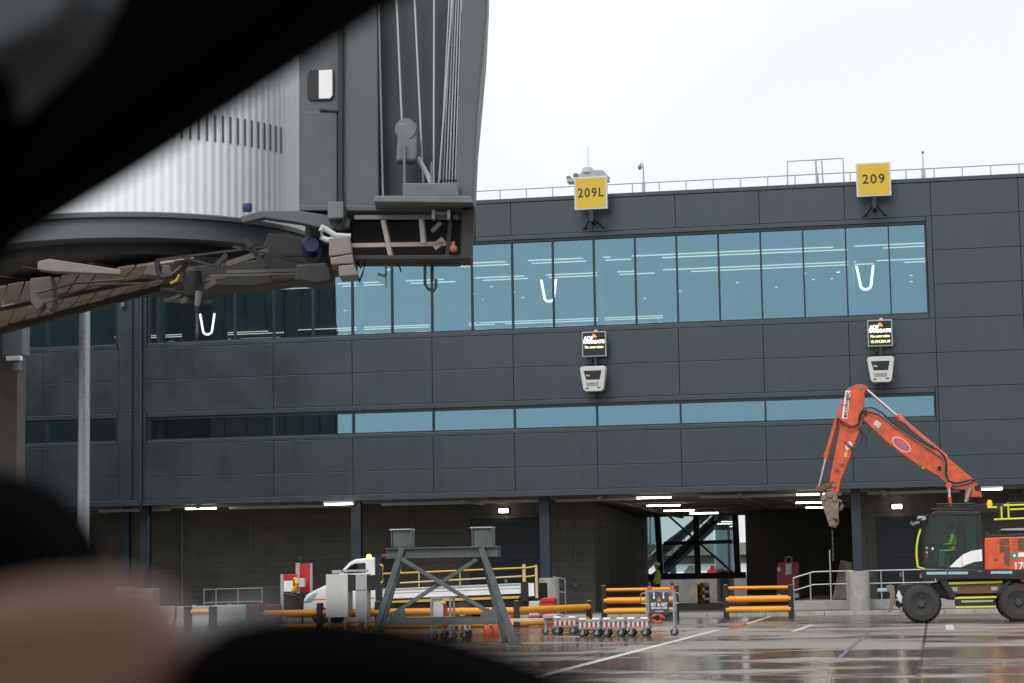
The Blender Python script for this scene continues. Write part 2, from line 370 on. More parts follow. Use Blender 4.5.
# strips beside the windows
panel(WX1+.04, X0+15, zS1, zF); panel(LX1+.05, XJ-.03, zS1, zF-.6); panel(LX1+.05, XJ-.03, zF-.6, zF); panel(XJ+.06, WX0-.06, zS1, zF)
panel(LX1+.05, XJ-.03, zS4, zS3); panel(XJ+.06, WX0-.06, zS4, zS3); panel(WX1+.14, X0+15, zS4, zS3)
cl.build('cladding', 'clad', tb, bevel=.006)
tr = MB()   # horizontal trims above and below the bands, bottom edge trim
for (xa, xb) in ((XL, LX1+.03), (WX0-.04, WX1+.03)):
    tr.box(xa, xb, YF+.004, YF+.08, zWT+g, zF-g); tr.box(xa, xb, YF-.01, YF+.3, zS1+g, zWB-.02)
for (xa, xb) in ((XL, LX1+.03), (WX0-.04, WX1+.13)):
    tr.box(xa, xb, YF+.004, YF+.08, zLT+g, zS3-g); tr.box(xa, xb, YF-.01, YF+.3, zS4+g, zLB-.02)
tr.box(XL, XR, YF-.02, YF+.25, zB, zS6-g)
tr.build('trim', 'clad2', tb, bevel=.008)
cp = MB(); cp.box(XL, XR, YF-.03, YF+.5, zC+.005, zP); cp.build('coping', 'clad2', tb, bevel=.01)
bk = MB()   # dark backing seen in the joints, leaving the windows open
bk.box(XL, XR, YF+.07, YF+.3, zF-.1, zC); bk.box(XL, XR, YF+.09, YF+.31, zLT+.03, zWB-.12); bk.box(XL, XR, YF+.09, YF+.31, zS6-.1, zLB-.12)
for za, zb, wr in ((zWB-.125, zF-.1, WX1), (zLB-.125, zLT+.03, WX1+.1)):
    bk.box(wr+.026, XR, YF+.08, YF+.32, za, zb); bk.box(LX1+.03, WX0-.03, YF+.08, YF+.32, za, zb); bk.box(XL, LX0-.03, YF+.08, YF+.32, za, zb)
bk.build('backing_wall', 'joint', tb)
# windows: each with its own frame and pane
def window(x0, x1, z0, z1, w=.05):
    fr = MB(); d0, d1 = YF+.02, YF+.24
    fr.box(x0-w/2, x0+w/2, d0, d1, z0, z1); fr.box(x1-w/2+.001, x1+w/2-.001, d0+.002, d1-.002, z0, z1)
    fr.box(x0+w/2, x1-w/2, d0+.03, d1, z1-.09, z1+.02); fr.box(x0+w/2, x1-w/2, d0+.02, d1, z0-.02, z0+.04)
    f = fr.build('window', 'frame', tb)
    pn = MB(); pn.box(x0+w/2, x1-w/2, YF+.15, YF+.162, z0+.04, z1-.09)
    o = pn.build('pane', 'glass', f)
    # panes never sit in perfectly the same plane
    return f
xs = [WX0] + [X0+1.5*k for k in range(-9, 10)] + [WX1]
for a, b in zip(xs, xs[1:]): window(a, b, zWB, zWT)
xs = [WX0] + [X0+3*k for k in range(-3, 5)] + [WX1+.1]
for a, b in zip(xs, xs[1:]): window(a, b, zLB, zLT, .05)
for a, b in zip([LX0, -34.4, -31.75], [-34.4, -31.75, LX1]): window(a, b, zWB, zWT, .1); window(a, b, zLB, zLT, .08)
# rooms behind the glass
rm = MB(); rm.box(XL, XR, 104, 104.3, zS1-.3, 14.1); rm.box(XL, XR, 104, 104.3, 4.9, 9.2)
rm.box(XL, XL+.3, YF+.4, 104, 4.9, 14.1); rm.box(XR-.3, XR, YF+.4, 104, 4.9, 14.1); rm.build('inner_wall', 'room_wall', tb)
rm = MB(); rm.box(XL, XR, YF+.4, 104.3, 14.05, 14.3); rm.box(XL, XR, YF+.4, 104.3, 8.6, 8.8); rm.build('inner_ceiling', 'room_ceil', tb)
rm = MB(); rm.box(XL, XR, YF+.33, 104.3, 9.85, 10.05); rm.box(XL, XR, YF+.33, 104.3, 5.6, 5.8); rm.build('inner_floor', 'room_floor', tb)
for X in (X0-6+.16, X0+3+.16, X0+12+.16, WX0+.30):
    c = MB(); c.box(X-.10, X+.10, YF+.5, YF+.75, 10.05, 14.05); c.build('inner_column', 'teal', tb)
    if X != X0+12+.16:
        c = MB(); c.box(X-.11, X+.11, YF+.5, YF+.7, 5.8, 8.6); c.build('inner_column', 'teal', tb)
rf = MB(); rf.box(XL, XR, YF+.5, 104.31, 14.5, 14.7); rf.box(XL, XR, 104.31, 104.6, 4.6, 15.1); rf.box(XL-.3, XL, YF, 104.6, 4.33, 15.1); rf.box(XR, XR+.3, YF, 104.6, 4.33, 15.1)
rf.build('roof', 'roof', tb)
# partitions, beams and seat backs standing in the rooms
rg_ = random.Random(3)
for k in range(16):
    X = XL + 6 + k*2.6 + rg_.uniform(-.6, .6); Yp_ = rg_.uniform(84, 100); h_ = rg_.choice([1.1, 1.6, 2.4, 3.2]); w_ = rg_.uniform(.6, 2.6)
    MB().box(X, X+w_, Yp_, Yp_+.15, 10.05, 10.05+h_).build('inner_partition', rg_.choice(['room_wall', 'ltgrey', 'bridge_mid', 'room_floor', 'teal']), tb)
for k in range(12): MB().box(XL+8+k*3.0, XL+8.3+k*3.0, YF+1.2, 103.5, 13.5, 14.04).build('inner_beam', 'room_wall', tb)
# soffit and undercroft
sf = MB(); sf.box(XL, XR, YF+.25, 104.3, zB+.06, zB+.25)
for k in range(11): sf.box(XL, XR, 77.4+k*2.6, 77.55+k*2.6, zB-.06, zB+.06)
for k in range(10): sf.box(-31+k*5+.0, -30.85+k*5, YF+.3, 104, zB-.14, zB-.061)
sf.build('soffit', 'soffit', tb)
bl = MB()
bl.box(XL, -11.7, 79.6, 79.9, 0, zB+.06); bl.hexa([(-12.0,79.9,0), (-11.7,79.9,0), (-12.65,104.2,0), (-12.95,104.2,0), (-12.0,79.9,zB+.06), (-11.7,79.9,zB+.06), (-12.65,104.2,zB+.06), (-12.95,104.2,zB+.06)])      # left block and its return
bl.box(-2.0, XR, 79.6, 79.9, .3, zB+.06); bl.box(-2.0, -1.7, 79.9, 98, .3, zB+.06)
bl.build('block_wall', 'block', tb)
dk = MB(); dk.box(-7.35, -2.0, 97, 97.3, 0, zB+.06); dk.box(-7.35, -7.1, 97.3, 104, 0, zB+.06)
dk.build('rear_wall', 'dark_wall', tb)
pw = MB(); pw.box(-24, 6, 118.0, 118.3, 0, 1.30); pw = tag(pw.build('low_wall', 'concrete', bevel=.02), 'low pale concrete wall standing in daylight beyond the passage', 'wall')
# braced steel frame over the plinth wall
tf = MB(); Yt = 104.1
def tbar(a, b, w): tf.bar(P(*a, Yt), P(*b, Yt), .28, w/20.4, Vector((0,0,1)))
tbar((645, 577), (746, 575), 6); tbar((657, 513), (661, 576), 6.5); tbar((696, 512), (698, 575), 5); tbar((735, 511), (738, 574), 6.5); tbar((645, 514.5), (746, 511.5), 4)
tbar((664, 543.5), (732, 541.5), 3.6); tbar((669, 516), (732, 572), 1.8); tbar((722, 516), (668, 568), 1.8)
tf_ = tf.build('steel_frame', 'door', tb)
MB().prism(px([(662, 572), (660, 516), (694, 514), (696, 571)], 104.35), 104.35, 104.37).build('frame_glazing', 'glass_pass', tb); MB().prism(px([(699, 571), (698, 514), (733, 512.5), (736, 570)], 104.35), 104.35, 104.37).build('frame_glazing', 'glass_pass', tb)
for (xa, xb, yy) in ((382, 470, 77.0), (480, 538, 77.0), (556, 640, 77.4), (700, 842, 77.2), (100, 170, 77.0), (230, 350, 77.1), (868, 960, 77.2)):
    a_, b_ = at(xa, 500, yy).x, at(xb, 500, yy).x; ct = MB(); ct.box(a_, b_, yy-.12, yy+.12, zB-.16, zB-.10); ct.box(a_, b_, yy-.125, yy-.118, zB-.155, zB-.06); ct.build('cable_tray', 'rail', tb)
for (xq, z0_, z1_) in ((250, .3, 3.9), (300, 2.4, 4.2), (412, .4, 4.2), (560, 1.2, 4.2), (575, 1.2, 4.2), (870, 1.4, 4.2), (935, .5, 4.2), (980, .5, 4.2)):
    X = at(xq, 560, 79.5).x; cn = MB(); cn.tube([(X, 79.56, z0_), (X, 79.56, z1_)], .018, 6); cn.box(X-.09, X+.09, 79.5, 79.598, z0_-.14, z0_+.02); cn.build('conduit', 'bridge_mid', tb)
# doors
for (a, b, t, Yd) in ((470, 541, 519, 79.6), (876, 921, 517, 79.6)):
    p0 = at(a, t, Yd); p1 = at(b, t, Yd); d = MB(); w = p1.x-p0.x
    d.box(p0.x, p1.x, Yd-.05, Yd-.004, .13, p0.z)
    for k in range(int(p0.z/.22)): d.box(p0.x+.05, p1.x-.05, Yd-.065, Yd-.051, .18+k*.22, .36+k*.22)
    do = d.build('door', 'door', tb, bevel=.005)
    h = MB(); h.box(p0.x+w*.48, p0.x+w*.52, Yd-.10, Yd-.066, 1.25, 1.4); h.build('handle', 'galv', do)
def column(xpix, w, y=76.3):
    X = at(xpix, 540, y).x; c = MB()
    c.box(X-w/2, X+w/2, y-.16, y-.14, 0, zB+.02); c.box(X-w/2, X+w/2, y+.14, y+.16, 0, zB+.02); c.box(X-.02, X+.02, y-.139, y+.139, 0, zB+.02)
    c.box(X-w/2, X-w/2+.012, y-.139, y+.139, 0, zB+.02)
    c.build('column', 'navy', tb); return X
XC = [column(857, .32), column(545.5, .36), column(357, .36), column(146, .34), column(127, .26, 77.2), column(1120, .34)]
# extra thin grey post on the left wall
pp = MB(); pp.tube([P(182, 513, 79.5), Vector((P(182, 513, 79.5).x, 79.5, .1))], .05, 8); pp.build('wall_pipe', 'bridge_mid', tb, smooth=True)
# downpipe
dp = MB(); Xp = -28.02; dp.tube([(Xp, YF-.08, 15.0), (Xp, YF-.08, 4.4)], .075, 12)
dp.tube([(Xp, YF-.08, 4.4), (Xp, YF+.0, 4.2), (Xp+.12, 76.0, 4.0), (Xp+.12, 76.0, 2.2), (Xp-.12, 76.0, 1.7), (Xp-.12, 76.0, 0)], .055, 10)
for z in (5, 7.5, 10, 12.5): dp.box(Xp-.1, Xp+.1, YF-.10, YF+.0, z, z+.05)
dp.build('downpipe', 'navy', tb, smooth=True)
ch = MB(); ch.box(XJ-.03, XJ+.06, YF+.045, YF+.085, zB, zC); ch.build('corner_recess', 'frame', tb)
al = thing('alarm_beacon', (P(124, 300, YF).x, YF-.1, P(124, 300, YF).z), 'small orange beacon with grey base on the slate wall left of the downpipe', 'beacon')
v = al.location
MB().lathe((v.x, v.y+.0, v.z), (0,0,1), [(.06, -.05), (.09, 0), (.07, .09), (.02, .12)], 14).build('lens', 'amber', al, smooth=True)
MB().box(v.x-.07, v.x+.07, v.y-.07, v.y+.1, v.z-.28, v.z-.05).build('housing', 'bridge_mid', al, bevel=.01)
# roof guard rail
rr = MB(); Yr = 76.6; zr0 = 14.7; zr1 = 15.17+.36+.18
x = XL
while x < XR: rr.tube([(x, Yr, zr0), (x, Yr, zr1)], .022, 6); x += .985
rr.tube([(XL, Yr, zr1), (XR, Yr, zr1)], .024, 6); rr.build('roof_railing', 'rail', tb)
# roof access hoop
ho = thing('roof_access_frame', (P(815, 185, 76.4).x, 76.4, 14.7), 'raised tubular hoop frame at the roof edge left of the 209 sign', 'frame')
hb = MB(); a = [P(787.5, 185, 76.4), P(787.5, 161.3, 76.4), P(815.5, 159.7, 76.4), P(843, 158.2, 76.4), P(844, 184, 76.4)]
hb.tube(a, .03, 8); hb.tube([P(815.5, 159.7, 76.4), P(817, 185, 76.4)], .035, 8); hb.build('frame_tube', 'rail', ho, smooth=True)
hb = MB(); 
for dx in (0, .22): hb.tube([P(815.5, 161, 76.5)+Vector((dx,0,0)), P(819+dx*20, 185, 77.2)], .018, 6)
hb.build('ladder', 'rail', ho)
# ---- stand number signs
def stand_sign(cx, cy, s, text, tw, label):
    Y = 74.7; c = at(cx, cy, Y); t = thing('stand_sign', (c.x, Y, c.z - s/2), label, 'sign', 'stand number signs on the roof edge')
    h = s/2
    b = MB(); b.box(c.x-h, c.x+h, Y, Y+.18, c.z-h, c.z+h); b.build('sign_frame', 'offwhite', t, bevel=.015)
    b = MB(); b.box(c.x-h+.06, c.x+h-.06, Y-.006, Y+.02, c.z-h+.06, c.z+h-.06); b.build('sign_face', 'yellow_sign', t)
    textmesh('lettering', text, .46, (c.x, Y-.009, c.z+.0), 'ink', t, width=tw, bold=.006, spc=1.22)
    b = MB(); b.box(c.x-.07, c.x+.07, Y+.03, Y+.16, c.z-h-.42, c.z-h); b.bar((c.x, Y+.1, c.z-h-.36), (c.x, YF+.02, c.z-h-.36), .12, .12)
    for sx in (-1, 1):
        b.bar((c.x+sx*.05, Y+.12, c.z-h-.3), (c.x+sx*.34, YF-.05, c.z-h-.56), .04); b.bar((c.x+sx*.34, YF-.06, c.z-h-.52), (c.x+sx*.46, YF+.0, c.z-h-.60), .04)
    b.build('bracket', 'frame', t)
    b = MB(); b.box(c.x-.04, c.x+.04, Y+.2, YF+.1, c.z+.1, c.z+.18); b.build('arm', 'frame', t)
    return t
stand_sign(590.6, 193, 1.19, '209L', .93, 'square yellow sign reading 209L above the middle of the building')
stand_sign(873.5, 179.3, 1.20, '209', .77, 'square yellow sign reading 209 near the right end of the roof edge')
# ---- docking displays
def display(cx, cy, w, h, rows, label, lab2, c2x, c2y, flip):
    Y = 75.0; c = at(cx, cy, Y); t = thing('docking_display', (c.x, Y, c.z-h/2), label, 'display', 'lit docking displays on the facade')
    b = MB(); b.box(c.x-w/2, c.x+w/2, Y, Y+.2, c.z-h/2, c.z+h/2); b.build('housing', 'ltgrey', t, bevel=.012)
    b = MB(); b.box(c.x-w/2+.04, c.x+w/2-.04, Y-.006, Y+.02, c.z-h/2+.04, c.z+h/2-.04); b.build('screen', 'screen', t)
    textmesh('logo_text', 'ADB', .20, (c.x-.19, Y-.009, c.z+.20), 'txt_w', t, width=.36, bold=.008)
    textmesh('logo_text', 'SAFEGATE', .16, (c.x, Y-.009, c.z+.075), 'txt_w', t, width=.76, bold=.009)
    b = MB(); b.prism([(c.x-.06, c.z+.34), (c.x+.02, c.z+.36), (c.x+.10, c.z+.27), (c.x+.07, c.z+.22), (c.x+.0, c.z+.25)], Y-.012, Y-.008); b.build('logo_mark', 'txt_o', t)
    for k, r in enumerate(rows): textmesh('message', r, .13, (c.x, Y-.009, c.z-.11-.19*k), 'txt_y', t, width=.66, bold=.004)
    b = MB(); b.lathe((c.x+.06, Y+.1, c.z+h/2), (0,0,1), [(.07, 0), (.07, .04), (.03, .07)], 12); b.build('sensor', 'offwhite', t, smooth=True)
    b = MB(); b.box(c.x-.05+flip, c.x+.05+flip, Y+.06, Y+.16, c.z-h/2-.42, c.z-h/2); b.box(c.x-.18, c.x-.10, Y+.1, YF+.02, c.z-h/2-.16, c.z-h/2-.08)
    b.build('bracket', 'frame', t)
    # scanner unit beneath
    d = at(c2x, c2y, Y); s = thing('docking_scanner', (d.x, Y-.1, d.z-.45), lab2, 'scanner', 'white scanner units under the displays')
    def tz(wt, wb, hh, c_=.12): return [(d.x-wt, d.z+hh-c_*.5), (d.x-wt+c_*.6, d.z+hh), (d.x+wt-c_*.6, d.z+hh), (d.x+wt, d.z+hh-c_*.5), (d.x+wb, d.z-hh+c_*.6), (d.x+wb-c_*.7, d.z-hh), (d.x-wb+c_*.7, d.z-hh), (d.x-wb, d.z-hh+c_*.6)]
    b = MB(); b.prism(tz(.47, .36, .45), Y-.25, Y+.15); b.build('casing', 'offwhite', s, bevel=.03)
    b = MB(); b.prism([(d.x-.33, d.z+.29), (d.x+.31, d.z+.29), (d.x+.24, d.z-.03), (d.x-.25, d.z-.03)], Y-.256, Y-.20); b.build('scanner_window', 'screen', s)
    b = MB(); b.prism([(d.x-.26, d.z+.16), (d.x-.12, d.z+.14), (d.x-.12, d.z+.09), (d.x-.24, d.z+.09)], Y-.262, Y-.257); b.build('reflector', 'ltgrey', s)
    textmesh('lettering', 'SAFEGATE\nDOCKING', .075, (d.x-.02, Y-.256, d.z-.20), 'ink', s, width=.42)
    b = MB(); b.box(d.x-.27, d.x-.16, Y-.256, Y-.2, d.z-.36, d.z-.32); b.box(d.x+.15, d.x+.27, Y-.256, Y-.2, d.z-.34, d.z-.30); b.build('latch', 'ink', s)
    b = MB(); b.box(d.x-.04, d.x+.04, Y-.0, Y+.1, d.z-.66, d.z-.45); b.bar((d.x, Y+.05, d.z-.58), (d.x, YF+.02, d.z-.58), .06); b.box(d.x-.03, d.x+.03, Y+.16, YF+.02, d.z, d.z+.1); b.build('bracket', 'frame', s)
display(594, 344, .87, .90, ['No connection'], 'square lit docking display with one yellow message line, below the 209L sign', 'white rounded scanner box under the display with one message line', 594, 379.3, .03)
display(880, 333, .86, .93, ['No connection', '10.104.204.10'], 'square lit docking display with two yellow message lines, below the 209 sign', 'white rounded scanner box under the display with two message lines, above the excavator arm', 881, 370, 0)
# ---- roof equipment
v = P(588, 190, 80)
ra = thing('roof_radar', (v.x, 80, 14.7), 'pale weather or radar unit with thin whip mast behind the 209L sign', 'antenna')
b = MB(); b.lathe((v.x, 80, P(588, 174, 80).z), (0,0,1), [(.24, 0), (.26, .05), (.20, .22), (.17, .25)], 20); b.build('dome', 'ltgrey', ra, smooth=True)
b = MB(); b.tube([P(588.3, 168, 80), P(587.8, 147, 80)], .014, 6); b.build('whip_mast', 'rail', ra)
b = MB(); b.tube([P(588, 195, 80), P(588, 174, 80)], .13, 10); b.bar(P(578, 176, 80), P(597, 175, 80), .06); b.bar(P(578, 180, 80), P(580, 175, 80), .05); b.build('mast', 'rail', ra)
b = MB(); z = P(588, 182, 80).z; b.box(P(568, 182, 80).x, P(609, 182, 80).x, 79.7, 80.3, z-.02, z+.12); b.prism([(P(571, 1, 80).x-.0, z+.12), (P(570, 1, 80).x+.45, z+.45), (P(600, 1, 80).x, z+.40), (P(606, 1, 80).x, z+.12)], 79.8, 80.2); b.build('platform', 'ltgrey', ra, bevel=.02)
b = MB()
for (q, w) in (((577, 176), .10), ((571.5, 180), .09), ((569.5, 178), .07)): b.lathe(P(*q, 79.9), (-.5,-1,0), [(w*.6, -.08), (w, -.02), (w, .12)], 10)
b.build('camera', 'bridge_mid', ra, smooth=True)
v = P(643.5, 190, 77.5)
cc = thing('cctv_pole', (v.x, 77.5, 14.7), 'slim pole with hooked top and dome camera on the roof right of the 209L sign', 'camera pole')
b = MB(); b.tube([(v.x, 77.5, 14.7), P(643.5, 182, 77.5)], .065, 10); b.tube([P(643.7, 182, 77.5), P(643.3, 168, 77.5), P(642.6, 164.5, 77.5), P(641.4, 163, 77.5), P(640.2, 164, 77.5), P(639.8, 166, 77.5)], .03, 8); b.build('pole', 'rail', cc, smooth=True)
b = MB(); b.lathe(P(639.8, 167.3, 77.5), (0,0,1), [(.02, -.09), (.07, -.05), (.08, .02), (.05, .07)], 12); b.build('dome_camera', 'bridge_mid', cc, smooth=True)
v = P(923, 178, 77.5)
lm = thing('lightning_mast', (v.x, 77.5, 14.7), 'short mast with ball tip on the roof right of the 209 sign', 'mast')
b = MB(); b.tube([(v.x, 77.5, 14.7), P(923.2, 168.5, 77.5)], .075, 10); b.tube([P(923.2, 168.5, 77.5), P(922.8, 153, 77.5)], .02, 6); b.build('pole', 'rail', lm, smooth=True)
b = MB(); b.lathe(P(922.7, 152.3, 77.5), (0,0,1), [(.01, -.05), (.045, -.03), (.05, .02), (.01, .05)], 10); b.build('ball_tip', 'bridge_mid', lm, smooth=True)

# ---- lights inside the upper floor
rows = [(83.0, 'front', 14.0), (87.2, 'second', 14.0), (98.0, 'third', 13.42), (102.0, 'rear', 13.57)]
bays = ['far left', 'left', 'centre left', 'centre right', 'right']
for ri, (Yl, rn, zl) in enumerate(rows):
    for bi, bn in enumerate(bays):
        if ri > 1 and bi > 2: continue
        xa = X0-24 + bi*9.0 + (1.2 if ri % 2 else .3) + random.uniform(-.3, .3); xb = xa + 8.2 + random.uniform(-.8, .6)
        t = thing('ceiling_light_line', ((xa+xb)/2, Yl, zl-.1), 'pair of thin lit ceiling lines behind the %s part of the upper windows, %s row' % (bn, rn), 'ceiling light', 'lines of ceiling lights on the upper floor')
        b = MB(); b.box(xa, xb, Yl-.03, Yl+.03, zl-.02, zl+.02); b.build('lit_line', 'led', t)
        b = MB(); b.box(xa+1.1, xb+.7, Yl+.77, Yl+.83, zl-.02, zl+.02); b.build('lit_line', 'led', t)
n = 0
for k in range(26):
    X = random.uniform(-36, 4); Yd = random.choice([90, 92, 94, 96]); 
    b = MB(); b.lathe((X, Yd, 13.98), (0,0,1), [(.07, 0), (.07, .03)], 8)
    tag(b.build('downlight', 'lamp_c', base=(0,0,0)), 'tiny round downlight in the ceiling behind the upper windows', 'downlight', 'downlights in the upper floor ceiling')
def ulamp(cx, cy, w, h, label):
    Y = 75.93; c = at(cx, cy, Y); pts = []
    for k in range(15):
        a = math.pi*k/14
        pts.append(Vector((c.x - w*.62*math.cos(a), Y, c.z - h*.5 + .16*(1-math.sin(a)) )))
    pts = [Vector((c.x-w, Y, c.z+h*.5))] + pts + [Vector((c.x+w*.95, Y, c.z+h*.5))]
    t = thing('pendant_lamp', (c.x, Y, c.z-h/2), label, 'pendant lamp', 'u shaped lamps behind the upper windows')
    b = MB(); b.tube(pts, .042, 8); b.build('lit_tube', 'ulamp', t, smooth=True)
    b = MB(); b.tube([pts[0], (pts[0].x, Y, 14.05)], .006, 4); b.tube([pts[-1], (pts[-1].x, Y, 14.05)], .006, 4); b.build('cable', 'bridge_mid', t)
ulamp(549, 290.5, .28, .80, 'glowing u shaped lamp behind the upper window below the 209L sign')
ulamp(865.5, 277.5, .30, .85, 'glowing u shaped lamp behind the upper window below the 209 sign')
ulamp(207.5, 324, .29, .78, 'glowing u shaped lamp behind the dark left end of the upper windows')

# ---- lamps under the soffit
def strip(xa, xb, y, label, m='lamp', hood=None):
    # depth follows from the soffit height
    mid = (xa+xb)/2; r = ray(mid, y); Y = (zB-.16-EYE.z)/r.z*r.y
    a = at(xa, y, Y); bq = at(xb, y, Y)
    t = thing('strip_light', ((a.x+bq.x)/2, Y, zB-.16), label, 'strip light', 'strip lights under the soffit')
    b = MB(); b.box(a.x, bq.x, Y-.07, Y+.07, zB-.16, zB-.11); b.build('diffuser', m, t)
    b = MB(); b.box(a.x-.04, bq.x+.04, Y-.09, Y+.09, zB-.109, zB-.03); b.build('housing', 'ltgrey', t)
strip(186, 216, 509.2, 'lit strip lamp under the soffit at far left, nearest the downpipe')
strip(325, 352.5, 504.8, 'lit strip lamp under the soffit directly left of the column behind the white truck')
strip(637, 671, 498.4, 'lit strip lamp over the passage, nearest of its row')
strip(647, 680, 506.2, 'lit strip lamp over the passage, second of its row')
strip(664, 694, 511.2, 'lit strip lamp over the passage, third of its row')
strip(690, 718, 513.8, 'lit strip lamp over the passage, farthest of its row')
strip(797, 832, 495.0, 'lit strip lamp beside the excavator hook, nearest of three')
strip(796, 825, 503.2, 'lit strip lamp beside the excavator hook, middle of three')
strip(806, 828, 508.0, 'lit strip lamp beside the excavator hook, farthest of three')
strip(982, 1002, 490.0, 'lit strip lamp behind the excavator boom foot above its beacon')
for (cx, cy, lb) in ((897, 506.5, 'small square lit lamp on the wall above the navy door by the excavator'), (503.3, 510.7, 'small square lit lamp above the dark door behind the trestle')):
    c = at(cx, cy, 79.4); t = thing('wall_lamp', (c.x, 79.4, c.z-.08), lb, 'wall lamp', 'small wall lamps in the undercroft')
    MB().box(c.x-.17, c.x+.17, 79.38, 79.45, c.z-.07, c.z+.07).build('diffuser', 'lamp', t, bevel=.01)
    MB().box(c.x-.19, c.x+.19, 79.451, 79.6, c.z-.09, c.z+.09).build('housing', 'ltgrey', t, bevel=.01)

# ---- collars at column feet
def collar(X, r, h, label, Y=76.3):
    b = MB(); b.lathe((X, Y, 0), (0,0,1), [(r, 0), (r, h-.03), (r-.03, h)], 28)
    tag(b.build('column_collar', 'concrete', base=(X*0, 0, 0), smooth=True), label, 'concrete collar', 'round concrete collars round the columns')
collar(XC[0], .385, 1.47, 'round pale concrete collar at the foot of the column by the excavator')
collar(XC[1]+.1, .37, 1.42, 'round pale concrete collar at the foot of the column behind the truck tail')
for (xa, xb, ya, lb) in ((117, 133.5, 587, 'pale concrete block left of the downpipe foot'), (137.5, 155, 588.5, 'pale concrete block right of the downpipe foot')):
    a = at(xa, ya, 75.2); c = at(xb, ya, 75.2)
    tag(MB().box(a.x, c.x, 75.0, 75.7, 0, a.z).build('concrete_block', 'concrete', bevel=.02), lb, 'concrete block', 'concrete blocks at the column foot')

# ---- railings on the platform
def railing(pts, zf, label, posts, h2=.5, name='railing'):
    t = thing(name, (pts[0].x, pts[0].y, zf), label, 'railing')
    b = MB(); b.tube(pts, .026, 8); b.tube([p - Vector((0,0,h2)) for p in pts], .022, 8)
    b.build('rail', 'rail', t, smooth=True)
    for p in posts:
        b = MB(); b.tube([Vector((p.x, p.y, zf)), p], .024, 8); b.build('post', 'rail', t, smooth=True)
Yp = 77.25
railing([P(793.3, 578, Yp), P(813, 572, Yp), P(830, 571.3, Yp), P(857, 571, Yp), P(925, 569.5, Yp), P(1060, 567, Yp)], .46, 'grey tubular railing on the loading platform, ramping down at its left end',
        [P(793.3, 578, Yp), P(810, 573, Yp), P(846.5, 571.2, Yp), P(880.8, 570.5, Yp), P(903, 570, Yp), P(935, 569.4, Yp), P(1000, 568, Yp)], .45)
rail_l = [P(x, y, 78.5) for x, y in ((204, 589.5), (216, 589.2), (238, 588.6), (262, 588))]
railing(rail_l, ZP, 'grey tubular railing against the block wall left of the red and white boards', rail_l, .5)
rl2 = [P(553, 577, 78), P(562, 578.5, 78), P(565, 579, 78)]
railing(rl2, ZP, 'short grey rail hoop beside the concrete collar behind the amber barrier', [rl2[-1]], .5)
v = P(829.6, 550, Yp-.1)
tg = MB(); tg.tube([(v.x, v.y, .46), v], .028, 8); tag(tg.build('scaffold_pole', 'rail', smooth=True), 'single tall grey pole standing against the platform railing under the excavator hook', 'pole')
for k, (xa, ya, xb, yb) in enumerate(((836, 601, 844, 561), (841, 602, 846.5, 563), (846, 602, 848.5, 562))):
    a = P(xa, ya, 77.9-.1*k); c = P(xb, yb, 79.3-.2*k); a.z = .47
    b = MB(); b.bar(a, c, .26, .05, Vector((0,1,0))); tag(b.build('timber_board', 'timber', bevel=.004), ['weathered timber board leaning by the column, leftmost', 'weathered timber board leaning by the column, middle of three', 'weathered timber board leaning by the column, rightmost'][k], 'board', 'timber boards leaning by the column')

# ---- red wheeled unit on platform
v = P(787.5, 602, 80); Yq = 80
ru = thing('generator_cart', (v.x, Yq, .46), 'dark red wheeled machine cabinet with grey panel standing left of the platform railing', 'machine')
MB().prism(px([(776.5, 598), (776.5, 566), (779, 562), (797, 561.5), (799, 565), (799, 597)], Yq), Yq, Yq+.7).build('cabinet', 'darkred', ru, bevel=.03)
MB().prism(px([(785.7, 574.5), (785.7, 563.8), (791.5, 563.6), (791.5, 574.3)], Yq), Yq-.02, Yq+.02).build('panel', 'ltgrey', ru)
MB().prism(px([(777.5, 571.5), (777.5, 567.3), (780.5, 567.2), (780.5, 571.3)], Yq), Yq-.02, Yq+.02).build('label_plate', 'ltgrey', ru)
b = MB(); b.tube([P(785, 562, Yq, .3), P(785.5, 557.3, Yq, .3), P(791, 557, Yq, .3), P(791, 562, Yq, .3)], .04, 8); b.build('exhaust_hoop', 'bridge_mid', ru, smooth=True)
for q in ((796.8, 598.8), (779.5, 599.2)):
    c = P(*q, Yq, -.05); c.z = .46+.15
    w = MB(); w.lathe(c, (0,1,0), [(.11, -.05), (.15, -.03), (.15, .03), (.11, .05)], 18); wo = w.build('wheel', 'tyre', ru, smooth=True)
    MB().lathe(c, (0,1,0), [(.07, -.065), (.09, -.06), (.09, .0)], 14).build('hub', 'ltgrey', wo, smooth=True)

# ---------------------------------------------------------------- amber barriers
def barrier(xa, xb, Ya, Yb, rails, ptop, label, posts=None, pw=.17, zg=0, group='amber rail impact barriers'):
    """rails: list of (y at left end, y at right end, radius in m)"""
    A = at(xa, 600, Ya); B = at(xb, 600, Yb)
    t = thing('rail_barrier', ((A.x+B.x)/2, (Ya+Yb)/2, zg), label, 'barrier', group)
    for (ya, yb, r) in rails:
        p = P(xa, ya, Ya); q = P(xb, yb, Yb); z = (p.z+q.z)/2; p.z = q.z = z
        MB().tube([p, q], r, 14).build('rail', 'barrier', t, smooth=True)
    for (xq, Yq) in (posts or ((xa, Ya), (xb, Yb))):
        X = at(xq, 600, Yq).x; zt = P(xq, ptop, Yq).z
        b = MB(); b.box(X-pw/2, X+pw/2, Yq-pw/2, Yq+pw/2, zg+.015, zt); b.box(X-pw*.8, X+pw*.8, Yq-pw*.8, Yq+pw*.8, zg, zg+.014); po = b.build('post', 'black', t, bevel=.012)
        c = MB(); c.box(X-pw*.32, X+pw*.32, Yq-pw*.32, Yq+pw*.32, zt, zt+.012); c.build('cap', 'yel', po)
    return t
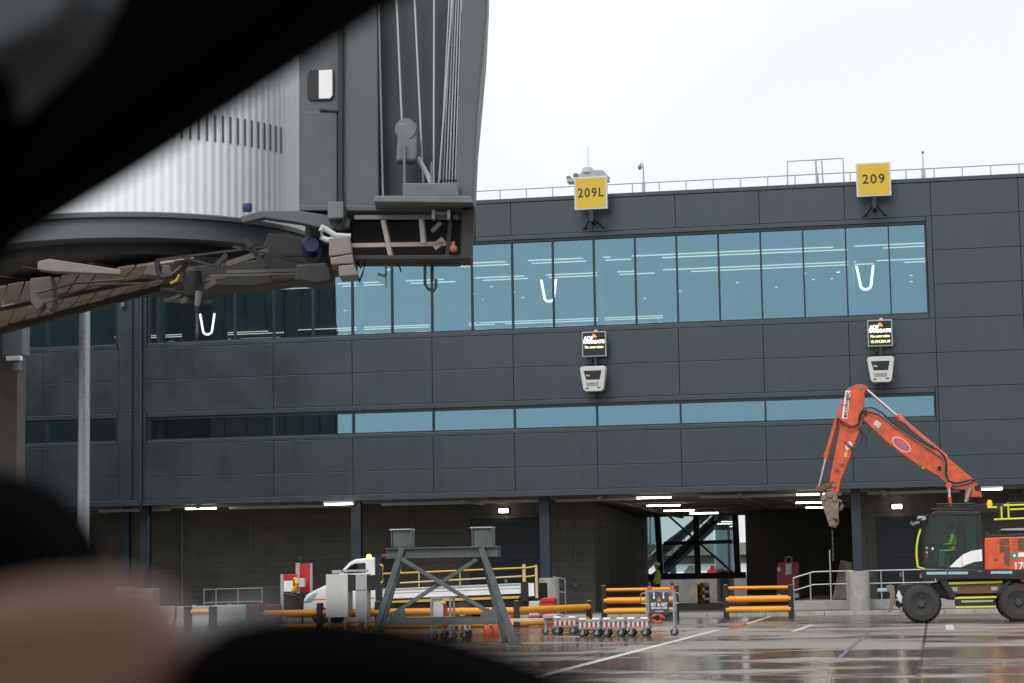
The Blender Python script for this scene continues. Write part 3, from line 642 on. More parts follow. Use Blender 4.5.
barrier(604, 676, 69.3, 69.3, [(590, 588.8, .055), (600.8, 599.5, .105), (611.5, 610, .105)], 585.5, 'three rail amber barrier with black posts behind the slate sign cart')
barrier(726, 791, 69.6, 69.6, [(588.3, 587, .055), (599.5, 598, .105), (610, 608.6, .105)], 584.8, 'three rail amber barrier with black posts standing alone in front of the red machine')
barrier(516.5, 589, 61.5, 66.5, [(609.3, 608, .10), (622.3, 620.8, .085)], 600.8, 'two rail amber barrier with black posts right of the steel trestle')
barrier(378, 515, 62.5, 61.5, [(611.8, 610.8, .10), (625, 624, .085)], 601.5, 'long two rail amber barrier with black posts behind the steel trestle', posts=((378, 62.5),))
barrier(262, 377, 62.0, 62.5, [(613.5, 612, .10), (627, 625.5, .085)], 603, 'two rail amber barrier in front of the white truck cab and grey cabinets', posts=((262, 62), (320, 62.2)))
barrier(188, 213, 61.0, 61.0, [(612, 611.6, .075)], 606.5, 'short amber rail between two black posts before the white water barriers', pw=.2)
barrier(122, 139, 61.0, 61.0, [(612.8, 612.3, .075)], 606.5, 'short amber rail by the yellow hoop at far left', pw=.16)
# end-on barrier deep in the passage
t = thing('rail_barrier', (P(704, 600, 101).x, 101, ZP), 'small amber and black barrier seen end on deep in the passage', 'barrier', 'amber rail impact barriers')
for q in ((700, 100.4), (707.5, 101.6)):
    X = at(q[0], 600, q[1]).x; MB().box(X-.1, X+.1, q[1]-.1, q[1]+.1, ZP, P(704, 584, 101).z).build('post', 'black', t, bevel=.01)
for y in (585.5, 592.5, 600): MB().tube([P(701.5, y, 100.2), P(707, y, 101.4)], .13, 12).build('rail', 'barrier', t, smooth=True)
# hoop guard at far left
b = MB(); Yh = 62
b.tube([P(130.5, 610, Yh), P(130.8, 598, Yh), P(132, 596, Yh), P(141, 596, Yh), P(142.6, 598.5, Yh), P(143, 610, Yh)], .035, 8)
tag(b.build('hoop_guard', 'yel', smooth=True), 'small yellow tubular hoop guard in front of the pale concrete blocks', 'hoop guard')
# ---- water filled barriers
def wbar(xa, xb, yt, label, m='ltgrey'):
    Y = 65.0; a = at(xa, yt, Y); c = at(xb, yt, Y); L_ = c.x-a.x; X = (a.x+c.x)/2; h = a.z
    prof = [(-.30, 0), (-.30, .12), (-.24, .18), (-.10, h*.55), (-.09, h), (.09, h), (.10, h*.55), (.24, .18), (.30, .12), (.30, 0)]
    b = MB(); A = [b.bm.verts.new((a.x+.01, Y+y, z)) for y, z in prof]; B = [b.bm.verts.new((c.x-.01, Y+y, z)) for y, z in prof]
    b.bm.faces.new(A); b.bm.faces.new(B[::-1])
    for i in range(len(prof)): b.bm.faces.new((A[i], B[i], B[(i+1)%len(prof)], A[(i+1)%len(prof)]))
    t = thing('water_barrier', (X, Y, 0), label, 'barrier', 'plastic water filled barriers in a row'); b.build('shell', m, t, bevel=.03)
    b = MB(); b.lathe((X, Y, h), (0,0,1), [(.07, 0), (.07, .035)], 12); b.build('filler_cap', m, t, smooth=True)
wbar(140, 176, 606.5, 'white plastic water barrier, leftmost of the row'); wbar(177, 211, 606.3, 'white plastic water barrier behind the short amber rail'); wbar(212, 247, 605.3, 'white plastic water barrier touching the red one')
wbar(249, 281, 604.8, 'red plastic water barrier beside the white ones', 'darkred')

# ---------------------------------------------------------------- white dropside truck
Yt = 69.2; D = 2.0
tk = thing('dropside_truck', (P(420, 620, Yt).x, Yt+1, 0), 'white dropside truck with lit amber beacon, tall yellow side rails and white side boards', 'truck')
def tp(poly, name, m, y0=0., y1=D, par=None, bev=0.): return MB().prism(px(poly, Yt), Yt+y0, Yt+y1).build(name, m, par or tk, bevel=bev)
cab_poly = [(303, 612), (303.5, 600), (306, 595), (311, 592), (324, 585.8), (331, 583), (342, 570), (349, 562.5), (355, 559.2), (374.8, 557.2), (376, 607), (370, 612), (336, 614)]
cabo = tp(cab_poly, 'cab', 'white', 0, D, bev=.05)
w = tp([(344.5, 571.2), (350.5, 565.4), (355, 563.3), (365.5, 562.8), (366, 572.6), (346, 573.4)], 'window', 'black', -.008, .05, cabo); 
tp([(346, 571.0), (351, 566.2), (355.2, 564.3), (364.8, 563.8), (365, 571.8), (347, 572.5)], 'pane', 'glass_cab', -.015, -.010, w)
tp([(308, 598.9), (374.5, 597.2), (374.5, 598.8), (308, 600.4)], 'side_stripe', 'barrier', -.006, .02, cabo)
tp([(342, 584), (365, 583), (366, 605), (343, 606)], 'door', 'white', -.012, .02, cabo, .01)
tp([(303.6, 603), (308, 598), (313, 594), (318, 593), (312, 602)], 'headlight', 'glass_far', -.01, .3, cabo)
tp([(375.3, 557), (381, 557.5), (381.5, 607), (376, 608)], 'headboard', 'door', .0, D)
bc = P(361.5, 558.5, Yt, 1.0)
b = MB(); b.lathe(bc, (0,0,1), [(.09, -.02), (.09, .04), (.075, .12), (.03, .15)], 14); b.build('beacon', 'amber_on', tk, smooth=True)
for (y0, y1, nm) in ((0, .05, 'side_board'), (D-.05, D, 'side_board')):
    s_ = tp([(382.5, 589), (520, 583.2), (520, 593.6), (382.5, 599)], nm, 'white', y0, y1, bev=.01)
tp([(382.6, 589.3), (519.8, 583.5), (519.8, 585), (382.6, 590.8)], 'board_lip', 'ltgrey', -.02, -.001)
tp([(382.6, 593.2), (519.8, 587.8), (519.8, 588.4), (382.6, 593.8)], 'board_lip', 'ltgrey', -.012, -.001)
tp([(392, 600.8), (519, 596.2), (519, 598.3), (392, 603)], 'bed_edge', 'yel', 0, D)
tp([(382, 603), (526, 598.5), (526, 604), (382, 610)], 'chassis', 'black', .15, D-.15)
tp([(528.5, 583.2), (533.8, 583), (534.2, 595.8), (528.7, 596.2)], 'tail_board', 'white', 0, D)
tp([(520.5, 582), (527.3, 581.7), (527.8, 601), (521, 602)], 'tail_post', 'black', 0, .2)
tp([(534, 583), (537.5, 583), (538, 600), (534.5, 600)], 'tail_frame', 'black', .1, D-.1)
for yo in (0,):
    tp([(522.2, 564.3), (525.2, 564.1), (525.6, 582), (522.6, 582)], 'rail_post', 'cream', yo+.01, yo+.07)
    tp([(534.6, 565), (537, 564.9), (538, 598), (535.6, 598)], 'rail_post', 'cream', yo+.01, yo+.07)
    for (a, c) in (((383, 573.8), (524, 567.8)), ((400, 583), (522, 576.2)), ((525, 568), (536, 566.3)), ((525, 577), (536, 575.5))):
        b = MB(); b.tube([P(*a, Yt, yo), P(*c, Yt, yo)], .028, 8); b.build('side_rail', 'cream' if a[1] > 580 else 'yel', tk, smooth=True)
    for xq in (419, 460): b = MB(); b.tube([P(xq, 588, Yt, yo), P(xq, 571.6, Yt, yo)], .02, 6); b.build('rail_post', 'cream', tk)
b = MB(); b.tube([P(381.2, 583, Yt), P(382.8, 581, Yt), P(382.8, 566.5, Yt), P(381.2, 564.8, Yt), P(380, 565, Yt)], .035, 8); b.build('grab_loop', 'yel', tk, smooth=True)
b = MB(); b.tube([P(391, 566, Yt, .6), P(394, 565, Yt, .6), P(396, 567, Yt, .6), P(396.5, 574, Yt, .6)], .03, 8); b.build('grab_loop', 'yel', tk, smooth=True)
b = MB(); b.box(P(380, 556, Yt).x, P(387, 556, Yt).x, Yt+.2, Yt+.35, P(380, 556.5, Yt).z, P(380, 554.6, Yt).z); b.build('work_lamp', 'red', tk, bevel=.01)
for xq in (321, 462):
    for yo in (-.0, D-.22):
        c = P(xq, 610, Yt); c.y = Yt+yo+.11; c.z = .36
        wv = MB().lathe(c, (0,1,0), [(.24, -.11), (.34, -.10), (.36, -.06), (.36, .06), (.34, .10), (.24, .11)], 26).build('wheel', 'tyre', tk, smooth=True)
        MB().lathe(c, (0,1,0), [(.10, -.118), (.20, -.10), (.21, -.112), (.22, -.10), (.22, .1)], 20).build('rim', 'ltgrey', wv, smooth=True)
# ---- utility cabinets before the truck
Yk = 62.0
def kp(poly, name, m, par, y0=0, y1=.5, bev=.01): return MB().prism(px(poly, Yk), Yk+y0, Yk+y1).build(name, m, par, bevel=bev)
k1 = thing('utility_cabinet', (P(337, 628, Yk).x, Yk, 0), 'plain pale grey steel cabinet, wider of the two before the truck cab', 'cabinet', 'grey cabinets before the truck')
kp([(326, 617.5), (325.8, 574.5), (347.6, 574.1), (347.8, 617.2)], 'body', 'offwhite', k1, 0, .6)
kp([(331, 573.6), (331, 570.3), (343, 570), (343, 573.4)], 'top_box', 'ltgrey', k1, .1, .5)
kp([(348, 591), (348, 574.6), (354.5, 574.5), (354.5, 590.8)], 'louvre_panel', 'black', k1, .05, .5)
kp([(328, 631), (328, 617.6), (330, 617.6), (330, 631)], 'leg', 'ltgrey', k1, .0, .1); kp([(344, 631), (344, 617.6), (346, 617.6), (346, 631)], 'leg', 'ltgrey', k1, .0, .1)
k2 = thing('utility_cabinet', (P(361, 628, Yk).x, Yk, 0), 'narrow grey steel cabinet beside the truck door with dark louvres on its right', 'cabinet', 'grey cabinets before the truck')
kp([(355.6, 619.5), (355.5, 574.2), (366.6, 574), (366.8, 619.3)], 'body', 'ltgrey', k2, 0, .5)
kp([(356.5, 590.4), (356.5, 589.8), (366, 589.6), (366, 590.2)], 'door_gap', 'black', k2, -.006, .02, 0)
kp([(367.2, 590.5), (367, 575), (371.8, 575), (372, 590.3)], 'louvre_panel', 'black', k2, .05, .5)
kp([(340, 572), (340, 570), (366, 569.6), (366, 571.6)], 'top_rail', 'ltgrey', k2, .1, .3)
kp([(356.5, 631), (356.5, 619.7), (358.5, 619.7), (358.5, 631)], 'leg', 'ltgrey', k2, 0, .1); kp([(364.5, 631), (364.5, 619.7), (366.5, 619.7), (366.5, 631)], 'leg', 'ltgrey', k2, 0, .1)
# ---- red and white fire point
Yk = 66.0
fp = thing('fire_point_stand', (P(295, 622, Yk).x, Yk, 0), 'emergency point with two red and white boards, white box and yellow hose', 'stand')
kp([(293, 593.5), (293, 562.8), (297, 562.7), (297, 593.4)], 'board_edge', 'ltgrey', fp, .30, .36, 0); kp([(296.8, 592.3), (296.8, 563.8), (308, 563.5), (308, 592)], 'board', 'red', fp, .31, .37)
kp([(307.6, 592.6), (307.6, 563), (309.4, 563), (309.4, 592.6)], 'board_edge', 'ltgrey', fp, .29, .37, 0)
kp([(280.3, 626), (280.3, 574.5), (283.4, 574.4), (283.4, 626)], 'support', 'ltgrey', fp, 0, .08)
kp([(283.6, 580.6), (283.6, 574.6), (296.6, 574.3), (296.6, 580.3)], 'board', 'red', fp, .01, .06); kp([(283.6, 591.8), (283.6, 580.9), (293, 580.7), (293, 591.6)], 'board', 'white', fp, .01, .06)
kp([(299.5, 587), (299.5, 578.3), (304.9, 578.2), (304.9, 586.9)], 'call_box', 'offwhite', fp, -.1, .1)
b = MB(); b.tube([P(294.5, 578.7, Yk, -.06), P(297, 579.5, Yk, -.08), P(297.8, 583, Yk, -.1), P(297, 587, Yk, -.1), P(294.5, 590.5, Yk, -.08), P(292, 592, Yk, -.06)], [.05, .075, .085, .08, .07, .04], 10); b.build('hose_horn', 'yhose', fp, smooth=True)
b = MB(); b.tube([P(284, 594, Yk, 0), P(292, 595, Yk, 0), P(300, 598, Yk, 0), P(302, 606, Yk, 0), P(302.5, 625, Yk, 0)], .035, 8); b.build('hose', 'hose', fp, smooth=True)
# ---- red box and white crate behind barrier
Yk = 68.3
rb = thing('grit_bin', (P(548, 618, Yk).x, Yk, 0), 'red plastic bin with lid behind the amber barrier beside the concrete collar', 'bin')
kp([(541.5, 623), (540.5, 603), (554.5, 602.6), (554.5, 623)], 'body', 'red', rb, 0, .5, .03); kp([(539.7, 602.8), (540.5, 599.6), (543.5, 597.8), (551, 597.5), (554.3, 599), (554.8, 602.4)], 'lid', 'red', rb, -.04, .54, .03)
Yk = 68.8
wb = thing('storage_crate', (P(534, 618, Yk).x, Yk, 0), 'white crate with a red base strip left of the red bin', 'crate')
kp([(528.8, 616), (528.8, 601.3), (539.4, 601), (539.4, 615.8)], 'body', 'offwhite', wb, 0, .5, .02); kp([(528.2, 624), (528.2, 616.3), (539.8, 616.2), (539.8, 624)], 'base', 'red', wb, -.02, .52, .01)
tag(MB().prism(px([(510, 622), (510.5, 611.5), (513.6, 611.4), (514, 622)], 68), 68, 68.4).build('fire_extinguisher_box', 'red', bevel=.03), 'small red box behind the barrier post right of the trestle', 'box')

# ---------------------------------------------------------------- trestle
Ys = 46.3
ts = thing('steel_trestle', (P(445, 640, Ys).x, Ys+.5, 0), 'grey green steel trestle with splayed legs, cross bracing and two box heads', 'trestle')
def sb(a, c, w, name, m='trestle', y0=0., d=.14):
    A = P(*a, Ys, y0); B = P(*c, Ys, y0); b = MB(); b.bar(A, B, d, w, Vector((0,0,1))); return b.build(name, m, ts, bevel=.006)
for yo in (0., .30):
    b = MB()   # I section main beam
    A = P(386.8, 552.5, Ys, yo); B = P(498, 552, Ys, yo); z = (A.z+B.z)/2
    b.box(A.x, B.x, Ys+yo-.02, Ys+yo+.02, z-.09, z+.09); b.box(A.x, B.x, Ys+yo-.1, Ys+yo+.1, z+.09, z+.115); b.box(A.x, B.x, Ys+yo-.1, Ys+yo+.1, z-.115, z-.09)
    b.build('main_beam', 'trestle', ts)
def leg(top, bot, y0, y1):
    A = Q(*top, Ys, y0); B = Q(*bot, Ys, y1); B.z = 0.0
    b = MB(); b.bar(A, B, .13, .13, Vector((0,1,0))); o = b.build('leg', 'trestle', ts, bevel=.008)
    b = MB(); b.box(B.x-.13, B.x+.13, B.y-.13, B.y+.13, 0.0, .02); b.build('foot_plate', 'trestle', o)
leg((481.5, 548), (515, 643), -.04, -.1); leg((402.5, 548), (371, 645), -.04, -.1)
leg((482, 551), (506, 642), .52, .6); leg((402.5, 551), (377, 641), .52, .6)
sb((403, 559), (488, 611), .085, 'cross_brace', y0=-.12, d=.08); sb((477.5, 559), (395, 613), .085, 'cross_brace', y0=-.02, d=.08)
sb((387, 622.6), (500, 621), .12, 'lower_beam', y0=-.2, d=.12); sb((387, 620.6), (500, 619.4), .10, 'lower_beam', y0=.62, d=.1)
for cx in (398.5, 489.5):
    b = MB(); b.prism(px([(cx-10, 620), (cx-8, 612), (cx+6, 608.5), (cx+9, 620)], Ys-.24), Ys-.255, Ys-.235); b.build('gusset', 'trestle', ts)
for (xa, xb, yt) in ((391.4, 411.4, 530.2), (472, 492.5, 528.2)):
    b = MB(); A = P(xa, 548, Ys); B = P(xb, 548, Ys); zt = P(xa, yt, Ys).z; z0 = P(xa, 547.4, Ys).z
    b.box(A.x+.03, B.x-.03, Ys+.0, Ys+.3, z0, zt); b.box(A.x, A.x+.025, Ys-.04, Ys+.34, z0, zt); b.box(B.x-.025, B.x, Ys-.04, Ys+.34, z0, zt); b.build('box_head', 'trestle', ts, bevel=.005)
    b = MB(); b.box(A.x-.03, B.x+.0, Ys-.06, Ys+.36, zt, zt+.025); b.build('bearing_plate', 'galvplate', ts)
# orange feet of a jack behind the trestle
Yj = 52
for j, xq in enumerate((487, 495)):
    t = thing('jack_stand', (P(xq, 640, Yj+j*.4).x, Yj+j*.4, 0), ['small orange footed jack behind the trestle right leg, left of the pair', 'small orange footed jack behind the trestle right leg, right of the pair'][j], 'jack', 'small jacks behind the trestle')
    X = t.location.x; y = t.location.y
    MB().lathe((X, y, 0), (0,0,1), [(.08, 0), (.10, .05), (.085, .22), (.05, .28)], 12).build('foot', 'orange', t, smooth=True)
    MB().lathe((X, y, .28), (0,0,1), [(.04, 0), (.04, .35), (.07, .37), (.07, .42)], 10).build('screw', 'bridge_mid', t, smooth=True)

# ---------------------------------------------------------------- wheeled dollies
def caster(X, y, z, par, r=.085):
    f = MB(); f.box(X-.03, X+.03, y-.045, y-.035, r*.8, z); f.box(X-.03, X+.03, y+.035, y+.045, r*.8, z); f.box(X-.05, X+.05, y-.05, y+.05, z-.02, z)
    c = f.build('caster', 'galv', par); MB().lathe((X-.02, y, r), (0,1,0), [(r*.6, -.028), (r, -.022), (r, .022), (r*.6, .028)], 16).build('wheel', 'tyre', c, smooth=True)
    MB().lathe((X-.02, y, r), (0,1,0), [(r*.45, -.034), (r*.5, -.026), (r*.5, .03)], 10).build('hub', 'galv', c, smooth=True)
    return c
def dolly(xa, xb, Y, label, stripes=True):
    A = at(xa, 625, Y).x; B = at(xb, 625, Y).x; t = thing('equipment_dolly', ((A+B)/2, Y+.35, 0), label, 'dolly', 'low wheeled dollies in a row')
    zt = .40; zb = .23
    b = MB(); b.box(A, B, Y, Y+.05, zt-.05, zt); b.box(A, B, Y+.65, Y+.7, zt-.05, zt); b.box(A, A+.05, Y+.051, Y+.649, zt-.05, zt); b.box(B-.05, B, Y+.051, Y+.649, zt-.05, zt); b.box(A, B, Y, Y+.7, zb-.04, zb); b.build('deck', 'galv', t, bevel=.004)
    n = 5
    for k in range(n):
        x = A + (B-A)*(k+.5)/n
        b = MB(); b.box(x-.028, x+.028, Y-.008, Y+.02, zb, zt-.05); b.build('slat', 'offwhite', t)
        if k < n-1:
            x2 = x+(B-A)/n/2; b = MB(); b.box(x2-.03, x2+.03, Y-.006, Y+.02, zb, zt-.09); b.build('slat', 'red' if stripes else 'black', t)
    for u in (A+.02, B-.2): MB().box(u, u+.17, Y-.02, Y+.16, zt, zt+.05).build('corner_pad', 'white', t, bevel=.012)
    for X in (A+.1, B-.1):
        for y in (Y+.08, Y+.62): caster(X, y, zb-.04, t)
Yd = 50.6
dolly(578, 600.5, Yd, 'low dolly with red and white slats, left one of the row beside the sign cart')
dolly(602, 625, Yd+.05, 'low dolly with red and white slats, middle one of the row beside the sign cart')
dolly(626.5, 649, Yd, 'low dolly with red and white slats, right one of the row, touching the sign cart')
dolly(553, 576.5, Yd+2.6, 'low dolly with red and white slats set farther back, left of the row of three')
dolly(440, 468, Yd-.6, 'low dolly with red and white slats seen through the trestle legs')
# long tow bar platform from trestle to the dollies
tw = thing('tow_platform', (P(500, 635, 53.5).x, 53.5, 0), 'long low cream tow frame on casters running right from the trestle', 'tow frame')
b = MB(); A = P(455, 628, 53.5); B = P(556, 624.5, 53.5); b.bar(Vector((A.x, 53.5, .36)), Vector((B.x, 53.5, .36)), .1, .07); b.bar(Vector((A.x, 54.1, .36)), Vector((B.x, 54.1, .36)), .1, .07)
b.build('frame_rail', 'cream', tw, bevel=.006)
for xq in (546, 555.5, 470): caster(P(xq, 630, 53.5).x, 53.5, .33, tw, .08)
MB().box(B.x-.3, B.x+.05, 53.3, 54.2, .40, .5).build('coupling', 'ltgrey', tw, bevel=.02)
# ---- carts
def cart(xa, xb, yt, Y, name, label, kind):
    A = at(xa, 600, Y).x; B = at(xb, 600, Y).x; zt = at(xa, yt, Y).z; t = thing(name, ((A+B)/2, Y+.2, 0), label, 'cart')
    b = MB()
    for X in (A, B-.045):
        for y in (Y, Y+.4): b.box(X, X+.045, y, y+.045, .18, zt)
    for z in (zt-.04, .22, zt*.52):
        b.box(A+.046, B-.046, Y+.003, Y+.042, z, z+.035)
        b.box(A+.046, B-.046, Y+.403, Y+.442, z, z+.035)
        b.box(A+.003, A+.042, Y+.046, Y+.399, z, z+.035); b.box(B-.042, B-.003, Y+.046, Y+.399, z, z+.035)
    b.build('frame', 'galv', t)
    for X in (A+.02, B-.02):
        for y in (Y+.03, Y+.42): caster(X, y, .18, t, .08)
    return t, A, B, zt
t, A, B, zt = cart(645.5, 674.5, 590.3, 50.9, 'sign_cart', 'galvanised wheeled cart carrying a slate board with white lettering', 'board')
b = MB(); b.box(A+.09, B-.13, 50.87, 50.89, .52, zt-.05); bo = b.build('board', 'board', t, bevel=.004)
xc = (A+B-.04)/2
textmesh('lettering', 'SET & GET', .10, (xc, 50.866, .74), 'white', bo, width=.40, bold=.003); textmesh('lettering', 'SAFE LOAD CARE', .07, (xc, 50.866, .66), 'white', bo, width=.38, bold=.002); textmesh('lettering', 'AIRSIDE', .05, (xc, 50.866, .58), 'white', bo, width=.2)
for dx in (-.12, .11):
    MB().lathe((xc+dx, 50.866, 1.0), (0,1,0), [(.022, -.003), (.022, .003)], 10).build('emblem', 'white', bo); MB().prism([(xc+dx-.02, .88), (xc+dx+.02, .88), (xc+dx+.012, .97), (xc+dx-.012, .97)], 50.863, 50.869).build('emblem', 'white', bo)
MB().prism([(xc-.05, .82), (xc+.05, .82), (xc, .92)], 50.862, 50.869).build('emblem', 'barrier', bo); MB().prism([(xc-.022, .85), (xc+.022, .85), (xc, .90)], 50.858, 50.8615).build('emblem', 'green', bo)
MB().box(A+.07, B-.07, 51.0, 51.2, .34, .62).build('bin', 'board', t, bevel=.01)
b = MB(); pts = []
for k in range(26):
    a = k*.9; pts.append((xc+.0+.13*math.cos(a)-.004*k, 50.83+.02*math.sin(k*2), .42+.09*math.sin(a)))
b.tube(pts, .012, 6); b.tube([pts[-1], (A, 50.8, .3), (A-.1, 50.9, .32)], .012, 6); b.build('coiled_cable', 'orange', t, smooth=True)
b = MB()
for sx, X in ((-1, A), (1, B)): b.tube([(X, 50.9, 1.02), (X+sx*.10, 50.9, 1.0), (X+sx*.12, 50.9, .9), (X+sx*.11, 50.9, .78), (X, 50.9, .76)], .014, 6)
b.build('handle', 'galv', t, smooth=True)
for k, (dx, m_) in enumerate(((.03, 'orange'), (B-A-.12, 'orange'))):
    tt = thing('marker_lamp', (A+dx+.05, 51.1, zt), ['small orange lamp standing on the sign cart, left end', 'small orange lamp standing on the sign cart, right end'][k], 'lamp', 'orange lamps on the sign cart')
    MB().lathe((A+dx+.05, 51.1, zt), (0,0,1), [(.05, 0), (.055, .04), (.035, .10)], 12).build('lens', m_, tt, smooth=True); MB().lathe((A+dx+.05, 51.1, zt+.10), (0,0,1), [(.035, 0), (.04, .03), (.03, .07), (.012, .09)], 12).build('head', 'black', tt, smooth=True)
t, A, B, zt = cart(430.2, 451, 597.5, 49.5, 'gas_bottle_cart', 'pale grey caged cart with white back panel and a red bottle, seen through the trestle', 'cage')
MB().box(A+.05, A+.30, 49.55, 49.58, .5, zt-.04).build('back_panel', 'offwhite', t, bevel=.005)
MB().lathe((A+.30, 49.7, .3), (0,0,1), [(.07, 0), (.07, .45), (.03, .52), (.03, .56)], 14).build('bottle', 'red', t, smooth=True)
MB().box(A+.26, A+.36, 49.53, 49.6, .86, .94).build('tag', 'hiline', t)

# ---------------------------------------------------------------- people
def skin_body(name, joints, edges, m, parent, sub=2, root=0, loc=None):
    me = bpy.data.meshes.new(name); off = wloc(parent) if parent else Vector((0,0,0))
    me.from_pydata([Vector(j[0]) for j in joints], edges, []); o = bpy.data.objects.new(name, me); col.objects.link(o)
    sk = o.modifiers.new('skin', 'SKIN'); sk.use_smooth_shade = True
    for i, v in enumerate(me.skin_vertices[0].data): v.radius = (joints[i][1], joints[i][2] if len(joints[i]) > 2 else joints[i][1]); v.use_root = (i == root)
    ss = o.modifiers.new('sub', 'SUBSURF'); ss.levels = sub; ss.render_levels = sub
    bpy.context.view_layer.update()
    nm = bpy.data.meshes.new_from_object(o.evaluated_get(bpy.context.evaluated_depsgraph_get()))
    bpy.data.objects.remove(o); nm.transform(Matrix.Translation(-off)); nm.materials.clear()
    for q in (m if isinstance(m, list) else [m]): nm.materials.append(M[q])
    r = bpy.data.objects.new(name, nm); col.objects.link(r); r.parent = parent
    return r
def figure(base, face, label, seated=False, scale=1., helmet='helmet', vest='hivis'):
    t = thing('person', base, label, 'person'); T = Matrix.Translation(base) @ Matrix.Rotation(face, 4, 'Z') @ Matrix.Scale(scale, 4)   # faces -Y locally
    q = lambda x, y, z: T @ Vector((x, y, z))
    if not seated:
        J = [(q(0,0,.95), .15,.12), (q(0,0,1.15), .14,.11), (q(0,-.01,1.36), .17,.12), (q(0,0,1.47), .07,.07), (q(0,-.01,1.55), .055,.06), (q(0,-.02,1.64), .08,.095), (q(0,-.01,1.73), .07,.08),
             (q(-.17,0,1.42), .065), (q(-.23,.02,1.18), .052), (q(-.22,-.08,.95), .04), (q(-.215,-.12,.87), .035), (q(.17,0,1.42), .065), (q(.24,.0,1.18), .052), (q(.2,-.2,1.08), .04), (q(.17,-.27,1.08), .035),
             (q(-.09,0,.88), .10), (q(-.10,-.02,.5), .07), (q(-.11,.02,.1), .05), (q(-.11,-.14,.04), .04), (q(.09,0,.88), .10), (q(.12,-.06,.5), .07), (q(.12,.08,.1), .05), (q(.13,-.08,.04), .04)]
    else:
        J = [(q(0,0,.12), .15,.12), (q(0,0,.32), .14,.11), (q(0,-.02,.53), .17,.12), (q(0,-.02,.64), .07,.07), (q(0,-.03,.72), .055,.06), (q(0,-.04,.81), .08,.095), (q(0,-.03,.90), .07,.08),
             (q(-.17,-.02,.59), .065), (q(-.24,-.1,.35), .052), (q(-.2,-.33,.32), .04), (q(-.19,-.42,.34), .035), (q(.17,-.02,.59), .065), (q(.24,-.1,.35), .052), (q(.2,-.33,.32), .04), (q(.19,-.42,.34), .035),
             (q(-.1,-.06,.1), .10), (q(-.12,-.45,.12), .07), (q(-.12,-.5,-.3), .05), (q(-.12,-.63,-.36), .04), (q(.1,-.06,.1), .10), (q(.12,-.45,.12), .07), (q(.12,-.5,-.3), .05), (q(.12,-.63,-.36), .04)]
    E_ = [(0,1), (1,2), (2,3), (3,4), (4,5), (5,6), (2,7), (7,8), (8,9), (9,10), (2,11), (11,12), (12,13), (13,14), (0,15), (15,16), (16,17), (17,18), (0,19), (19,20), (20,21), (21,22)]
    J = [(j[0], *(r*scale for r in j[1:])) for j in J]
    body = skin_body('body', J, E_, ['trousers', 'skin', vest, 'black'], t)
    hd = J[5][0]; hands = (J[10][0], J[14][0]); sh = J[2][0]; ft = (J[18][0], J[22][0]); off = wloc(t)
    for p in body.data.polygons:
        c = p.center + off
        if c.z > J[4][0].z - .03 or min((c-h).length for h in hands) < .075: p.material_index = 1
        elif min((c-f).length for f in ft) < .14: p.material_index = 3
        elif c.z > J[0][0].z + .02*scale and (c - Vector((J[1][0].x, J[1][0].y, c.z))).length < .5: p.material_index = 2
    # nose and ears
    b = MB(); b.lathe(T @ Vector((0, (-.115 if not seated else -.135), (1.635 if not seated else .805))), (T.to_3x3() @ Vector((0,-.8,-.3))), [(.016, -.02), (.012, .012), (.003, .02)], 8); b.build('nose', 'skin', t, smooth=True)
    hz = 1.70 if not seated else .875; hy = -.015 if not seated else -.035
    b = MB(); b.lathe(T @ Vector((0, hy, hz)), (0,0,1), [(.135*scale, -.015), (.13*scale, 0), (.115*scale, .05), (.08*scale, .095), (.03*scale, .115)], 18)
    c = T @ Vector((0, hy-.1, hz)); b.lathe(c, (0,0,1), [(.07*scale, -.018), (.07*scale, -.006)], 12); b.build('helmet', helmet, t, smooth=True)
    # reflective bands on the vest
    zc = J[1][0]; b = MB()
    for dz in (-.02, .12): b.lathe((zc.x, zc.y, zc.z+dz), (0,0,1), [(.165*scale, 0), (.165*scale, .035)], 20)
    b.build('reflective_band', 'ltgrey', t, smooth=True)
    return t
v = P(658, 600, 84)
figure(Vector((v.x, 84, ZP)), R(-70), 'person in white helmet and yellow vest standing behind the sign cart in the passage', scale=1.02)

# ---------------------------------------------------------------- excavator
YE = 60.6; YB = .95   # the boom stands this far behind the near side
ex = thing('wheeled_excavator', (P(965, 622, YE).x, YE+1.2, 0), 'orange wheeled excavator with folded boom and a black cab, facing left', 'excavator')
def ep(poly, name, m, y0, y1, par=None, bev=.012, smooth=False): return MB().prism(px(poly, YE+(YB if y0 > .6 else 0)), YE+y0, YE+y1).build(name, m, par or ex, bevel=bev)
bo = ep([(862.2, 419), (861, 413), (866, 408.6), (874, 410.5), (880, 414.8), (890, 423.5), (929.4, 447.2), (947, 457), (960, 468), (974.2, 480), (979, 486), (982.4, 497), (964.5, 497.5), (965.8, 489.5), (955, 489.5), (949.3, 487), (939.4, 477), (915.7, 463.4), (899, 452), (887, 442.2)], 'boom', 'orange', YB, YB+.42, bev=.02)
ep([(866, 412.2), (880, 418.5), (929, 449.8), (945, 459.5), (944.4, 460.6), (929, 451), (880, 419.7), (865.5, 413.4)], 'weld_seam', 'orange', YB-.02, YB-.001, bo, 0)
ep([(873, 424), (876.5, 419.7), (881.5, 424), (878.5, 428.7)], 'sticker', 'offwhite', YB-.012, YB-.002, bo, 0)
